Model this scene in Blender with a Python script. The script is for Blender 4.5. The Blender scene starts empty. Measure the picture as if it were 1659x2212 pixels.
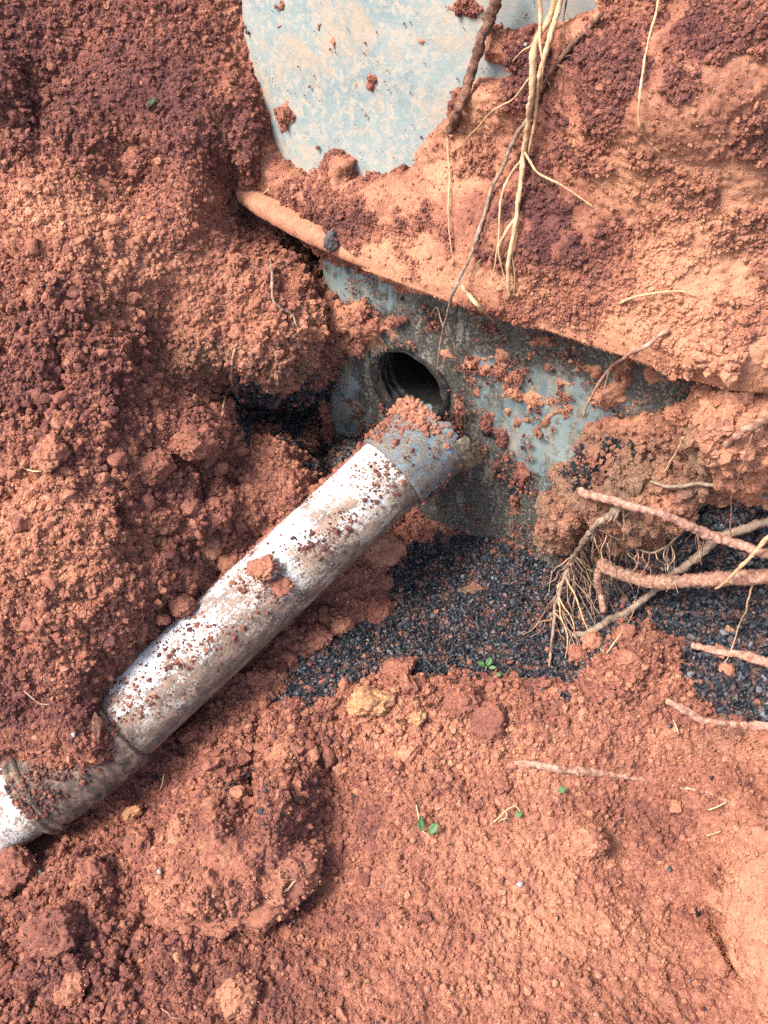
import bpy, math, random
import numpy as np
from mathutils import Vector, Matrix
from mathutils.bvhtree import BVHTree

# ------------------------------------------------------------------ camera
SC = bpy.context.scene
COL = SC.collection
PITCH = math.radians(46.0)
DIST = 2.1
FOVV = math.radians(54.0)
CAM = np.array([0.0, -DIST*math.cos(PITCH), DIST*math.sin(PITCH)])
FWD = np.array([0.0, math.cos(PITCH), -math.sin(PITCH)])
RGT = np.array([1.0, 0.0, 0.0])
UPV = np.array([0.0, math.sin(PITCH), math.cos(PITCH)])
FPX = 1106.0/math.tan(FOVV/2)          # focal length in survey pixels (1659 x 2212 frame)
cd = bpy.data.cameras.new('camera')
cam = bpy.data.objects.new('camera', cd)
COL.objects.link(cam)
cam.location = CAM
cam.rotation_euler = (math.pi/2-PITCH, 0, 0)
cd.sensor_fit = 'VERTICAL'
cd.angle = FOVV
cd.clip_start = 0.05
cd.clip_end = 200.0
SC.camera = cam

# ------------------------------------------------------------------ sky and sun
to_sun = Vector((-0.80, -0.38, 1.2)).normalized()
elev = math.asin(to_sun.z)
w = bpy.data.worlds.new('World')
SC.world = w
w.use_nodes = True
wn = w.node_tree.nodes
wl = w.node_tree.links
sky = wn.new('ShaderNodeTexSky')
sky.sky_type = 'NISHITA'
sky.sun_disc = False
sky.sun_elevation = elev
sky.sun_rotation = math.atan2(to_sun.x, to_sun.y)
sky.air_density = 1.0
sky.dust_density = 3.0
wl.new(sky.outputs[0], wn['Background'].inputs[0])
wn['Background'].inputs[1].default_value = 0.15
sd = bpy.data.lights.new('sun', 'SUN')
sd.energy = 2.5
sd.angle = math.radians(20.0)
sd.color = (1.0, 0.955, 0.90)
sun = bpy.data.objects.new('sun', sd)
COL.objects.link(sun)
sun.location = to_sun*6
sun.rotation_euler = to_sun.to_track_quat('Z', 'Y').to_euler()
SC.view_settings.view_transform = 'Standard'
SC.view_settings.look = 'None'
SC.view_settings.gamma = 1.0
SC.view_settings.use_curve_mapping = False
SC.view_settings.exposure = 1.46
SC.render.engine = 'CYCLES'
SC.cycles.max_bounces = 6
SC.cycles.diffuse_bounces = 4
SC.cycles.use_denoising = False

rng = np.random.default_rng(7)
random.seed(7)

# ------------------------------------------------------------------ survey helpers
def rays(vx, vy):
    vx = np.asarray(vx, float); vy = np.asarray(vy, float)
    return FWD + ((vx-829.5)/FPX)[..., None]*RGT + ((1106-vy)/FPX)[..., None]*UPV
def dep(vx, vy, d):
    return CAM + rays(vx, vy)*np.asarray(d, float)[..., None]
def onz(vx, vy, z):
    r = rays(vx, vy)
    return CAM + r*((z-CAM[2])/r[..., 2])[..., None]
def proj(p):
    q = p-CAM
    d = q@FWD
    return 829.5+FPX*(q@RGT)/d, 1106-FPX*(q@UPV)/d, d
def smooth(a, b, x):
    t = np.clip((x-a)/(b-a), 0, 1)
    return t*t*(3-2*t)

# tank coordinates: s along the wall, m out of the wall towards the pit, z up
ANG = math.radians(36)
TT = np.array([math.cos(ANG), -math.sin(ANG), 0.0])
NN = np.array([-math.sin(ANG), -math.cos(ANG), 0.0])
ZR = 0.45                              # underside of the rim
_rimpx = np.array([(500,440),(560,476),(625,510),(700,550),(829,603),(949,650),(1049,685),(1199,722),(1359,762),(1494,798),(1659,850)], float)
_rim = onz(_rimpx[:, 0], _rimpx[:, 1], ZR)
RO = _rim[5].copy(); RO[2] = 0
_rs = (_rim-RO)@TT; _rm = (_rim-RO)@NN
_rc = np.polyfit(_rs, _rm, 3)
def q(s):
    s = np.clip(s, -0.62, 1.0)
    return np.polyval(_rc, s)
OVER = 0.078
def woff(z):                           # wall face behind the rim edge
    z = np.asarray(z, float)
    return np.where(z < ZR+0.01, -OVER, -0.095-0.10*(z-ZR))
def smz(s, m, z):
    s = np.asarray(s, float)
    return RO + s[..., None]*TT + np.asarray(m, float)[..., None]*NN + np.asarray(z, float)[..., None]*np.array([0, 0, 1.0])
def to_smz(p):
    d = p-RO
    return d@TT, d@NN, p[..., 2]
def on_wall(vx, vy, off=0.0, upper=None):
    """point on the tank wall face (plus off) seen at a survey pixel"""
    r = rays(np.array([vx]), np.array([vy]))[0]
    lo, hi = 0.8, 4.0
    def g(t):
        s, m, z = to_smz(CAM+r*t)
        if upper is None: wo = woff(z)
        elif upper: wo = -0.095-0.10*(z-ZR)
        else: wo = -OVER
        return m-q(s)-wo-off
    for _ in range(60):
        md = 0.5*(lo+hi)
        if g(md) > 0: lo = md
        else: hi = md
    return CAM+r*lo
def poly_sd(px, py, poly):
    """signed distance to a polygon, positive inside"""
    poly = np.asarray(poly, float)
    d = np.full(px.shape, 1e9); ins = np.zeros(px.shape, bool)
    n = len(poly)
    for i in range(n):
        ax, ay = poly[i]; bx, by = poly[(i+1) % n]
        ex, ey = bx-ax, by-ay
        t = np.clip(((px-ax)*ex+(py-ay)*ey)/(ex*ex+ey*ey+1e-9), 0, 1)
        d = np.minimum(d, (px-ax-t*ex)**2+(py-ay-t*ey)**2)
        c = ((ay > py) != (by > py)) & (px < (bx-ax)*(py-ay)/(by-ay+1e-12)+ax)
        ins ^= c
    d = np.sqrt(d)
    return np.where(ins, d, -d)
def tps(xy, v, lam=1e-4):
    n = len(xy)
    d2 = ((xy[:, None]-xy[None])**2).sum(-1)
    K = 0.5*d2*np.log(d2+1e-12)+lam*np.eye(n)
    Pm = np.hstack([np.ones((n, 1)), xy])
    A = np.zeros((n+3, n+3)); A[:n, :n] = K; A[:n, n:] = Pm; A[n:, :n] = Pm.T
    c = np.linalg.solve(A, np.concatenate([v, np.zeros(3)]))
    def ev(X, Y):
        out = c[n]+c[n+1]*X+c[n+2]*Y
        for i in range(n):
            r2 = (X-xy[i, 0])**2+(Y-xy[i, 1])**2
            out += c[i]*0.5*r2*np.log(r2+1e-12)
        return out
    return ev

# ------------------------------------------------------------------ noise
def _h(i, j, k, seed):
    x = (i.astype(np.uint32)*np.uint32(374761393)+j.astype(np.uint32)*np.uint32(668265263)
         + k.astype(np.uint32)*np.uint32(2147483647)+np.uint32((seed*974711+12345) & 0xffffffff))
    x = (x ^ (x >> np.uint32(13)))*np.uint32(1274126177)
    x = (x ^ (x >> np.uint32(15)))*np.uint32(2246822519)
    return ((x ^ (x >> np.uint32(16))) & np.uint32(0xffffff)).astype(np.float32)/np.float32(16777216)
def noise3(p, freq, seed=0):
    """value noise -1..1"""
    a = (p*freq).astype(np.float32)
    f0 = np.floor(a); fr = a-f0
    i = f0.astype(np.int64)
    u = fr*fr*fr*(fr*(fr*6-15)+10)
    out = 0
    for dx in (0, 1):
        wx = u[..., 0] if dx else 1-u[..., 0]
        for dy in (0, 1):
            wy = u[..., 1] if dy else 1-u[..., 1]
            for dz in (0, 1):
                wz = u[..., 2] if dz else 1-u[..., 2]
                out = out+wx*wy*wz*_h(i[..., 0]+dx, i[..., 1]+dy, i[..., 2]+dz, seed)
    return out*2-1
def fbm(p, freq, octv=4, seed=0, gain=0.5):
    s = 0; a = 1.0; t = 0
    for o in range(octv):
        s = s+a*noise3(p, freq*(2.03**o), seed+o*17); t += a; a *= gain
    return s/t
def billow(p, freq, octv=3, seed=0, gain=0.55):
    s = 0; a = 1.0; t = 0
    for o in range(octv):
        s = s+a*(1-2.2*np.abs(noise3(p, freq*(2.07**o), seed+o*13))); t += a; a *= gain
    return s/t
def lumps(uv, cell, seed, rmin=0.3, rmax=0.75, prob=1.0):
    """crumb relief: overlapping domes of random size, 0..about 0.7 (in cells), and each dome's id value"""
    a = (uv/cell).astype(np.float32)
    f0 = np.floor(a).astype(np.int64)
    best = np.zeros(a.shape[:-1], np.float32); ident = np.zeros_like(best)
    z = np.zeros_like(f0[..., 0])
    for dx in (-1, 0, 1):
        for dy in (-1, 0, 1):
            ci = f0[..., 0]+dx; cj = f0[..., 1]+dy
            jx = _h(ci, cj, z, seed); jy = _h(ci, cj, z+1, seed); rr = _h(ci, cj, z+2, seed); pr = _h(ci, cj, z+3, seed)
            r = rmin+(rmax-rmin)*rr*rr
            ddx = a[..., 0]-ci-jx; ddy = a[..., 1]-cj-jy
            h = r*np.sqrt(np.maximum(0, 1-(ddx*ddx+ddy*ddy)/(r*r)))
            h = np.where(pr < prob, h, 0)
            m = h > best
            best = np.where(m, h, best); ident = np.where(m, pr, ident)
    return best, ident

# ------------------------------------------------------------------ scene helpers
def tag(o, label=None, cat=None, group=None, kind=None):
    if label: o['label'] = label
    if cat: o['category'] = cat
    if group: o['group'] = group
    if kind: o['kind'] = kind
    return o
def empty(name, loc=(0, 0, 0)):
    o = bpy.data.objects.new(name, None)
    o.empty_display_size = 0.05
    COL.objects.link(o); o.location = loc
    return o
def link_mesh(name, me, mat, parent=None, flat=False):
    o = bpy.data.objects.new(name, me)
    COL.objects.link(o)
    if mat: me.materials.append(mat)
    if parent is not None:
        o.parent = parent
        o.matrix_parent_inverse = Matrix.Translation(-Vector(parent.location))
    if not flat:
        me.polygons.foreach_set('use_smooth', np.ones(len(me.polygons), bool))
    return o
def mesh_np(name, V, Fq, attrs=None):
    """quads or tris from numpy arrays"""
    V = np.ascontiguousarray(V, np.float32); Fq = np.ascontiguousarray(Fq, np.int32)
    me = bpy.data.meshes.new(name)
    k = Fq.shape[1]
    me.vertices.add(len(V)); me.vertices.foreach_set('co', V.ravel())
    me.loops.add(Fq.size); me.loops.foreach_set('vertex_index', Fq.ravel())
    me.polygons.add(len(Fq))
    me.polygons.foreach_set('loop_start', np.arange(0, Fq.size, k, dtype=np.int32))
    me.update(calc_edges=True)
    for n, a in (attrs or {}).items():
        at = me.attributes.new(n, 'FLOAT', 'POINT')
        at.data.foreach_set('value', np.ascontiguousarray(a, np.float32).ravel())
    me.validate()
    return me
def grid_faces(nu, nv, keep=None):
    i = np.arange(nu*nv).reshape(nu, nv)
    Fq = np.stack([i[:-1, :-1], i[1:, :-1], i[1:, 1:], i[:-1, 1:]], -1).reshape(-1, 4)
    if keep is not None: Fq = Fq[keep.ravel()]
    return Fq
def compact(V, Fq, attrs):
    used = np.zeros(len(V), bool); used[Fq.ravel()] = True
    idx = np.cumsum(used)-1
    return V[used], idx[Fq], {k: a[used] for k, a in attrs.items()}
def pymesh(name, verts, faces):
    me = bpy.data.meshes.new(name)
    me.from_pydata([tuple(map(float, v)) for v in verts], [], [tuple(int(i) for i in f) for f in faces])
    me.update()
    return me

# ------------------------------------------------------------------ materials
def new_mat(name):
    m = bpy.data.materials.new(name); m.use_nodes = True
    nt = m.node_tree
    b = nt.nodes['Principled BSDF']
    return m, nt, b
class NB:
    def __init__(self, nt): self.nt = nt
    def n(self, t, **kw):
        x = self.nt.nodes.new(t)
        for k, v in kw.items(): setattr(x, k, v)
        return x
    def l(self, a, b): self.nt.links.new(a, b)
    def noise(self, vec, scale, detail=4, rough=0.6, dist=0.0):
        x = self.n('ShaderNodeTexNoise'); x.inputs['Scale'].default_value = scale
        x.inputs['Detail'].default_value = detail; x.inputs['Roughness'].default_value = rough
        x.inputs['Distortion'].default_value = dist
        if vec is not None: self.l(vec, x.inputs['Vector'])
        return x.outputs['Fac']
    def ramp(self, fac, stops, interp='LINEAR'):
        x = self.n('ShaderNodeValToRGB'); x.color_ramp.interpolation = interp
        e = x.color_ramp.elements
        while len(e) < len(stops): e.new(0.5)
        for el, (p, c) in zip(e, stops):
            el.position = p
            el.color = (c, c, c, 1) if isinstance(c, (int, float)) else (*c, 1)
        self.l(fac, x.inputs[0])
        return x.outputs[0]
    def mix(self, fac, a, b, blend='MIX'):
        x = self.n('ShaderNodeMix', data_type='RGBA', blend_type=blend)
        for sock, v in ((x.inputs[0], fac), (x.inputs[6], a), (x.inputs[7], b)):
            if isinstance(v, (int, float)): sock.default_value = v
            elif isinstance(v, tuple): sock.default_value = (*v, 1)
            else: self.l(v, sock)
        return x.outputs[2]
    def math(self, op, a, b=None, c=None, clamp=False):
        x = self.n('ShaderNodeMath', operation=op, use_clamp=clamp)
        for i, v in enumerate((a, b, c)):
            if v is None: continue
            if isinstance(v, (int, float)): x.inputs[i].default_value = v
            else: self.l(v, x.inputs[i])
        return x.outputs[0]
    def attr(self, name, inst=False):
        x = self.n('ShaderNodeAttribute', attribute_name=name, attribute_type='INSTANCER' if inst else 'GEOMETRY')
        return x.outputs['Fac']
    def pos(self):
        return self.n('ShaderNodeNewGeometry').outputs['Position']
    def obj(self):
        return self.n('ShaderNodeTexCoord').outputs['Object']
    def sep(self, v):
        x = self.n('ShaderNodeSeparateXYZ'); self.l(v, x.inputs[0]); return x.outputs
    def bump(self, h, dist, strength=1.0, nrm=None):
        x = self.n('ShaderNodeBump'); x.inputs['Strength'].default_value = strength
        x.inputs['Distance'].default_value = dist
        self.l(h, x.inputs['Height'])
        if nrm is not None: self.l(nrm, x.inputs['Normal'])
        return x.outputs[0]

MOIST = (0.150, 0.060, 0.053)
MID = (0.350, 0.138, 0.090)
DRY = (0.62, 0.288, 0.168)
OCHRE = (0.36, 0.19, 0.075)
BLACK = (0.022, 0.025, 0.030)
def soil_mat(name, inst=False):
    m, nt, b = new_mat(name); N = NB(nt)
    p = N.pos()
    dry = N.attr('dry', inst)
    blk = N.attr('blk', inst)
    n1 = N.noise(p, 9, 5, 0.6)
    n2 = N.noise(p, 70, 4, 0.65)
    n3 = N.noise(p, 330, 3, 0.7)
    d = N.math('ADD', dry, N.math('MULTIPLY', N.math('SUBTRACT', n1, 0.5), 0.85))
    d = N.math('ADD', d, N.math('MULTIPLY', N.math('SUBTRACT', n2, 0.5), 0.95))
    d = N.math('ADD', d, N.math('MULTIPLY', N.math('SUBTRACT', n3, 0.5), 1.05), clamp=True)
    col = N.ramp(d, [(0.0, MOIST), (0.42, MID), (1.0, DRY)])
    oc = N.ramp(N.noise(p, 14, 5, 0.7, 0.6), [(0.60, 0.0), (0.72, 0.6)])
    col = N.mix(oc, col, N.mix(0.5, col, OCHRE))
    ocm = N.math('ADD', N.attr('och', inst), N.math('MULTIPLY', N.math('SUBTRACT', n2, 0.5), 0.8), clamp=True)
    col = N.mix(N.math('MULTIPLY', ocm, N.ramp(N.attr('och', inst), [(0.02, 0.0), (0.10, 1.0)])), col, N.ramp(n3, [(0.36, (0.105, 0.066, 0.046)), (0.5, (0.235, 0.145, 0.092)), (0.64, (0.40, 0.255, 0.155))]))
    bl = N.math('ADD', blk, N.math('MULTIPLY', N.math('SUBTRACT', n2, 0.5), 0.9))
    bl = N.ramp(bl, [(0.42, 0.0), (0.58, 1.0)])
    col = N.mix(bl, col, BLACK)
    N.l(col, b.inputs['Base Color'])
    b.inputs['Roughness'].default_value = 0.95
    b.inputs['Specular IOR Level'].default_value = 0.12
    h = N.math('ADD', N.math('MULTIPLY', n3, 0.5), N.noise(p, 900, 2, 0.6))
    N.l(N.bump(h, 0.0038, 0.9), b.inputs['Normal'])
    return m
M_SOIL = soil_mat('red_soil')
M_CRUMB = soil_mat('red_soil_crumb', True)

def gravel_mat():
    m, nt, b = new_mat('black_gravel'); N = NB(nt)
    t = N.attr('dry', True)
    p = N.pos()
    c = N.ramp(t, [(0.0, (0.004, 0.0055, 0.008)), (0.6, (0.012, 0.0155, 0.021)), (0.88, (0.030, 0.036, 0.046)), (0.96, (0.09, 0.10, 0.11)), (1.0, (0.18, 0.15, 0.12))])
    dust = N.ramp(N.noise(p, 38, 5, 0.75), [(0.50, 0.0), (0.66, 0.75)])
    c = N.mix(dust, c, (0.20, 0.085, 0.05))
    N.l(c, b.inputs['Base Color'])
    b.inputs['Roughness'].default_value = 0.42
    N.l(N.bump(N.noise(p, 500, 3, 0.7), 0.002, 0.6), b.inputs['Normal'])
    return m
M_GRAVEL = gravel_mat()

def tank_mat(name, lower):
    m, nt, b = new_mat(name); N = NB(nt)
    p = N.pos()
    nA = N.noise(p, 5, 6, 0.65, 0.8)
    nB = N.noise(p, 26, 6, 0.7, 0.5)
    st = N.n('ShaderNodeMapping'); st.inputs['Scale'].default_value = (40, 40, 8); st.inputs['Rotation'].default_value = (0.35, 0.0, 0.2)
    N.l(p, st.inputs['Vector'])
    nS = N.noise(st.outputs[0], 1.0, 6, 0.68)
    nF = N.noise(p, 160, 4, 0.7)
    if lower:
        base = N.ramp(nA, [(0.30, (0.08, 0.105, 0.108)), (0.50, (0.16, 0.205, 0.20)), (0.68, (0.245, 0.285, 0.265))])
        tan = N.ramp(nS, [(0.48, 0.0), (0.64, 0.85)])
        base = N.mix(tan, base, (0.30, 0.265, 0.20))
        wet = N.attr('wet')
        k = N.math('ADD', wet, N.math('MULTIPLY', N.math('SUBTRACT', nB, 0.5), 1.7))
        k = N.math('ADD', k, N.math('MULTIPLY', N.math('SUBTRACT', nF, 0.5), 0.7))
        k = N.math('ADD', k, N.math('MULTIPLY', N.math('SUBTRACT', nS, 0.5), 1.5))
        k = N.ramp(k, [(0.40, 0.0), (0.50, 0.45), (0.66, 1.0)])
        mud = N.ramp(nF, [(0.35, (0.030, 0.029, 0.028)), (0.50, (0.062, 0.055, 0.047)), (0.66, (0.13, 0.105, 0.078))])
        base = N.mix(k, base, mud)
        pale = N.ramp(N.math('ADD', N.math('MULTIPLY', nS, 0.6), N.math('MULTIPLY', nF, 0.4)), [(0.52, 0.0), (0.60, 0.6)])
        base = N.mix(pale, base, (0.30, 0.27, 0.21))
        od = N.attr('dust')
        k2 = N.math('ADD', od, N.math('MULTIPLY', N.math('SUBTRACT', nB, 0.5), 1.5))
        base = N.mix(N.ramp(k2, [(0.45, 0.0), (0.62, 0.9)]), base, (0.40, 0.18, 0.095))
        b.inputs['Roughness'].default_value = 0.72
    else:
        base = N.ramp(nA, [(0.30, (0.15, 0.198, 0.200)), (0.48, (0.20, 0.242, 0.238)), (0.66, (0.26, 0.282, 0.258))])
        fleck = N.ramp(N.noise(p, 55, 5, 0.75, 0.4), [(0.47, 0.0), (0.60, 0.8)])
        base = N.mix(fleck, base, (0.37, 0.31, 0.24))
        patch = N.ramp(N.noise(p, 7, 5, 0.7, 0.7), [(0.49, 0.0), (0.64, 0.75)])
        base = N.mix(patch, base, (0.37, 0.265, 0.18))
        spot = N.ramp(N.noise(p, 110, 3, 0.6), [(0.68, 0.0), (0.74, 0.7)])
        base = N.mix(spot, base, (0.20, 0.085, 0.055))
        grey = N.attr('wet')
        base = N.mix(N.math('MULTIPLY', grey, 0.8), base, (0.17, 0.185, 0.175))
        b.inputs['Roughness'].default_value = 0.8
    N.l(base, b.inputs['Base Color'])
    b.inputs['Specular IOR Level'].default_value = 0.25
    h = N.math('ADD', N.math('MULTIPLY', nB, 0.6), N.math('MULTIPLY', nF, 0.4))
    N.l(N.bump(h, 0.004, 0.55), b.inputs['Normal'])
    return m
M_TANKUP = tank_mat('tank_upper_skin', False)
M_TANKLO = tank_mat('tank_lower_skin', True)

def rim_mat():
    m, nt, b = new_mat('dusty_rim'); N = NB(nt)
    p = N.pos()
    n = N.noise(p, 22, 6, 0.7, 0.4)
    c = N.ramp(n, [(0.30, (0.30, 0.13, 0.075)), (0.50, (0.46, 0.235, 0.14)), (0.66, (0.54, 0.36, 0.25)), (0.78, (0.40, 0.39, 0.36))])
    N.l(c, b.inputs['Base Color'])
    b.inputs['Roughness'].default_value = 0.9
    N.l(N.bump(N.noise(p, 180, 4, 0.7), 0.004, 0.6), b.inputs['Normal'])
    return m
M_RIM = rim_mat()

def pipe_mat(name, grime, brown=(0.24, 0.165, 0.105), base_white=(0.80, 0.79, 0.765), light=(0.42, 0.33, 0.235)):
    """white PVC with caked dirt; object space, the pipe runs along local z"""
    m, nt, b = new_mat(name); N = NB(nt)
    o = N.obj()
    mp = N.n('ShaderNodeMapping'); mp.inputs['Scale'].default_value = (60, 60, 9)
    mp.inputs['Rotation'].default_value = (0.25, 0.35, 0)
    N.l(o, mp.inputs['Vector'])
    streak = N.noise(mp.outputs[0], 1.0, 6, 0.7, 0.3)
    big = N.noise(o, 9, 5, 0.65, 0.6)
    mid = N.noise(o, 42, 6, 0.72, 0.4)
    fine = N.noise(o, 190, 4, 0.75)
    g = N.attr('grime')
    S5 = lambda v, m: N.math('MULTIPLY', N.math('SUBTRACT', v, 0.5), m)
    # tan film, heavier on the side that lay in the trench
    k = N.math('ADD', N.math('ADD', g, grime), N.math('ADD', S5(big, 1.2), N.math('ADD', S5(mid, 1.3), S5(fine, 0.8))))
    f1 = N.ramp(k, [(0.30, 0.0), (0.52, 0.55), (0.80, 0.95)])
    tan = N.ramp(streak, [(0.35, brown), (0.52, light), (0.68, (light[0]*1.35, light[1]*1.38, light[2]*1.45))])
    c = N.mix(f1, base_white, tan)
    # dark mud smears and scratches
    k2 = N.math('ADD', N.math('MULTIPLY', N.math('ADD', g, grime), 0.75), N.math('ADD', S5(big, 2.6), N.math('ADD', S5(streak, 2.0), S5(fine, 1.6))))
    f2 = N.ramp(k2, [(0.38, 0.0), (0.60, 0.9)])
    c = N.mix(f2, c, N.ramp(mid, [(0.4, (0.035, 0.027, 0.022)), (0.62, (0.15, 0.095, 0.065))]))
    # clay wiped along the pipe
    f4 = N.ramp(N.math('ADD', N.math('MULTIPLY', big, 0.55), N.math('ADD', N.math('MULTIPLY', streak, 0.45), S5(fine, 0.35))), [(0.50, 0.0), (0.60, 0.62)])
    c = N.mix(f4, c, N.ramp(mid, [(0.4, (0.30, 0.165, 0.115)), (0.6, (0.46, 0.33, 0.25))]))
    # rusty splashes
    f3 = N.ramp(N.math('ADD', mid, S5(fine, 0.9)), [(0.60, 0.0), (0.68, 0.75)])
    c = N.mix(f3, c, (0.30, 0.135, 0.085))
    f = N.math('MAXIMUM', f1, f2)
    N.l(c, b.inputs['Base Color'])
    r = N.n('ShaderNodeMapRange'); N.l(f, r.inputs[0]); r.inputs[3].default_value = 0.38; r.inputs[4].default_value = 0.92
    N.l(r.outputs[0], b.inputs['Roughness'])
    h = N.math('ADD', N.math('MULTIPLY', f, 0.7), N.math('MULTIPLY', fine, 0.5))
    N.l(N.bump(h, 0.0028, 0.7), b.inputs['Normal'])
    return m
M_PIPE = pipe_mat('white_pvc_dirty', 0.70, base_white=(0.64, 0.66, 0.68), light=(0.36, 0.29, 0.215))
M_COUP = pipe_mat('muddy_coupling', 1.25, (0.035, 0.027, 0.022), light=(0.075, 0.055, 0.041), base_white=(0.3, 0.26, 0.2))
M_PIPE2 = pipe_mat('white_pvc_muddy', 0.80)
def fit_mat():
    m, nt, b = new_mat('blue_grey_fitting'); N = NB(nt)
    o = N.pos()
    big = N.noise(o, 16, 5, 0.7, 0.5)
    mid = N.noise(o, 60, 6, 0.72, 0.6)
    fine = N.noise(o, 240, 4, 0.7)
    c = N.ramp(big, [(0.34, (0.065, 0.095, 0.115)), (0.52, (0.115, 0.175, 0.205)), (0.66, (0.15, 0.26, 0.36))])
    k = N.math('ADD', N.math('MULTIPLY', mid, 0.7), N.math('MULTIPLY', fine, 0.3))
    c = N.mix(N.ramp(k, [(0.40, 0.0), (0.53, 0.92)]), c, N.ramp(fine, [(0.4, (0.07, 0.055, 0.045)), (0.65, (0.24, 0.18, 0.125))]))
    N.l(c, b.inputs['Base Color']); b.inputs['Roughness'].default_value = 0.7
    N.l(N.bump(k, 0.006, 0.8), b.inputs['Normal'])
    return m
M_FIT = fit_mat()
def plain(name, stops, scale=60, rough=0.85, bump=0.002, detail=5, mapscale=None):
    m, nt, b = new_mat(name); N = NB(nt)
    p = N.pos()
    n = N.noise(p, scale, detail, 0.68, 0.3)
    N.l(N.ramp(n, stops), b.inputs['Base Color'])
    b.inputs['Roughness'].default_value = rough
    b.inputs['Specular IOR Level'].default_value = 0.25
    N.l(N.bump(N.noise(p, scale*4, 4, 0.7), bump, 0.7), b.inputs['Normal'])
    return m
M_SLEEVE = plain('muddy_rubber_sleeve', [(0.38, (0.012, 0.011, 0.011)), (0.56, (0.035, 0.030, 0.026)), (0.72, (0.12, 0.085, 0.06))], 70)
M_HOLESHADE = plain('hole_shade_black', [(0.4, (0.004, 0.004, 0.004)), (0.65, (0.012, 0.011, 0.010))], 60)  # near-black colour stands in for the shade inside the hole
M_LIP = plain('torn_beige_lip', [(0.38, (0.06, 0.048, 0.035)), (0.52, (0.17, 0.13, 0.085)), (0.66, (0.32, 0.25, 0.165))], 110)
M_ROOT_PALE = plain('root_pale', [(0.3, (0.32, 0.17, 0.09)), (0.5, (0.52, 0.31, 0.17)), (0.7, (0.62, 0.43, 0.27))], 90, 0.8)
M_ROOT_RED = plain('root_red', [(0.32, (0.15, 0.066, 0.048)), (0.5, (0.29, 0.145, 0.098)), (0.68, (0.47, 0.31, 0.22))], 95, 0.85, 0.004)
M_ROOT_ORANGE = plain('root_orange', [(0.32, (0.19, 0.082, 0.06)), (0.5, (0.38, 0.195, 0.135)), (0.68, (0.53, 0.35, 0.25))], 95, 0.85, 0.004)
M_ROOT_DARK = plain('root_dark', [(0.3, (0.055, 0.03, 0.024)), (0.5, (0.15, 0.07, 0.048)), (0.7, (0.36, 0.19, 0.115))], 85, 0.9, 0.004)
M_ROOT_GREY = plain('root_grey', [(0.3, (0.12, 0.08, 0.055)), (0.5, (0.27, 0.19, 0.135)), (0.7, (0.40, 0.28, 0.20))], 80, 0.9, 0.004)
M_LEAF = plain('green_leaf', [(0.35, (0.045, 0.10, 0.035)), (0.55, (0.085, 0.17, 0.06)), (0.72, (0.22, 0.20, 0.11))], 60, 0.5, 0.001)
M_LEAFDK = plain('dark_green_leaf', [(0.3, (0.012, 0.03, 0.01)), (0.6, (0.04, 0.075, 0.025))], 60, 0.6, 0.001)
M_STRAW = plain('dry_straw', [(0.3, (0.34, 0.24, 0.12)), (0.7, (0.58, 0.45, 0.27))], 60, 0.8, 0.001)
M_CLODPALE = plain('pale_clod', [(0.3, (0.30, 0.115, 0.075)), (0.5, (0.42, 0.185, 0.115)), (0.7, (0.52, 0.26, 0.165))], 55, 0.95, 0.004)
M_CLODRED = plain('red_clod', [(0.3, (0.15, 0.048, 0.034)), (0.5, (0.28, 0.098, 0.062)), (0.7, (0.42, 0.17, 0.10))], 55, 0.95, 0.005)
M_CLODOR = plain('orange_clod', [(0.3, (0.28, 0.10, 0.052)), (0.5, (0.46, 0.19, 0.10)), (0.7, (0.55, 0.27, 0.15))], 55, 0.95, 0.005)
M_CLODYEL = plain('ochre_clod', [(0.36, (0.26, 0.105, 0.06)), (0.52, (0.42, 0.205, 0.10)), (0.68, (0.55, 0.34, 0.16))], 60, 0.9, 0.005)
M_SOILC = plain('soil_clod_big', [(0.32, (0.20, 0.075, 0.060)), (0.5, (0.36, 0.155, 0.112)), (0.68, (0.50, 0.235, 0.16))], 40, 0.95, 0.005)
M_STONEDK = plain('dark_stone', [(0.3, (0.035, 0.033, 0.034)), (0.6, (0.10, 0.085, 0.08)), (0.75, (0.2, 0.13, 0.1))], 70, 0.7, 0.003)
M_STONEGR = plain('pale_stone', [(0.3, (0.17, 0.145, 0.13)), (0.7, (0.34, 0.31, 0.29))], 60, 0.8, 0.002)

# ================================================================== TANK
lc = on_wall(695, 780, 0, False)
S_LC = float(((lc-RO)@TT))             # left end of the lower wall
uc = on_wall(512, 150, 0, True)
S_UC = float(((uc-RO)@TT))             # left end of the upper wall
HOLE = on_wall(880, 836, 0, False)
HS = float((HOLE-RO)@TT); HZ = float(HOLE[2]); HR = 0.097
S_R = 1.25; Z_BOT = -0.55; Z_TOP = 1.12
tank = empty('underground_tank', tuple(RO+np.array([0, 0, Z_BOT])))
tag(tank, 'blue-grey underground tank with a projecting rim and a round pipe hole', 'tank')

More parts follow.
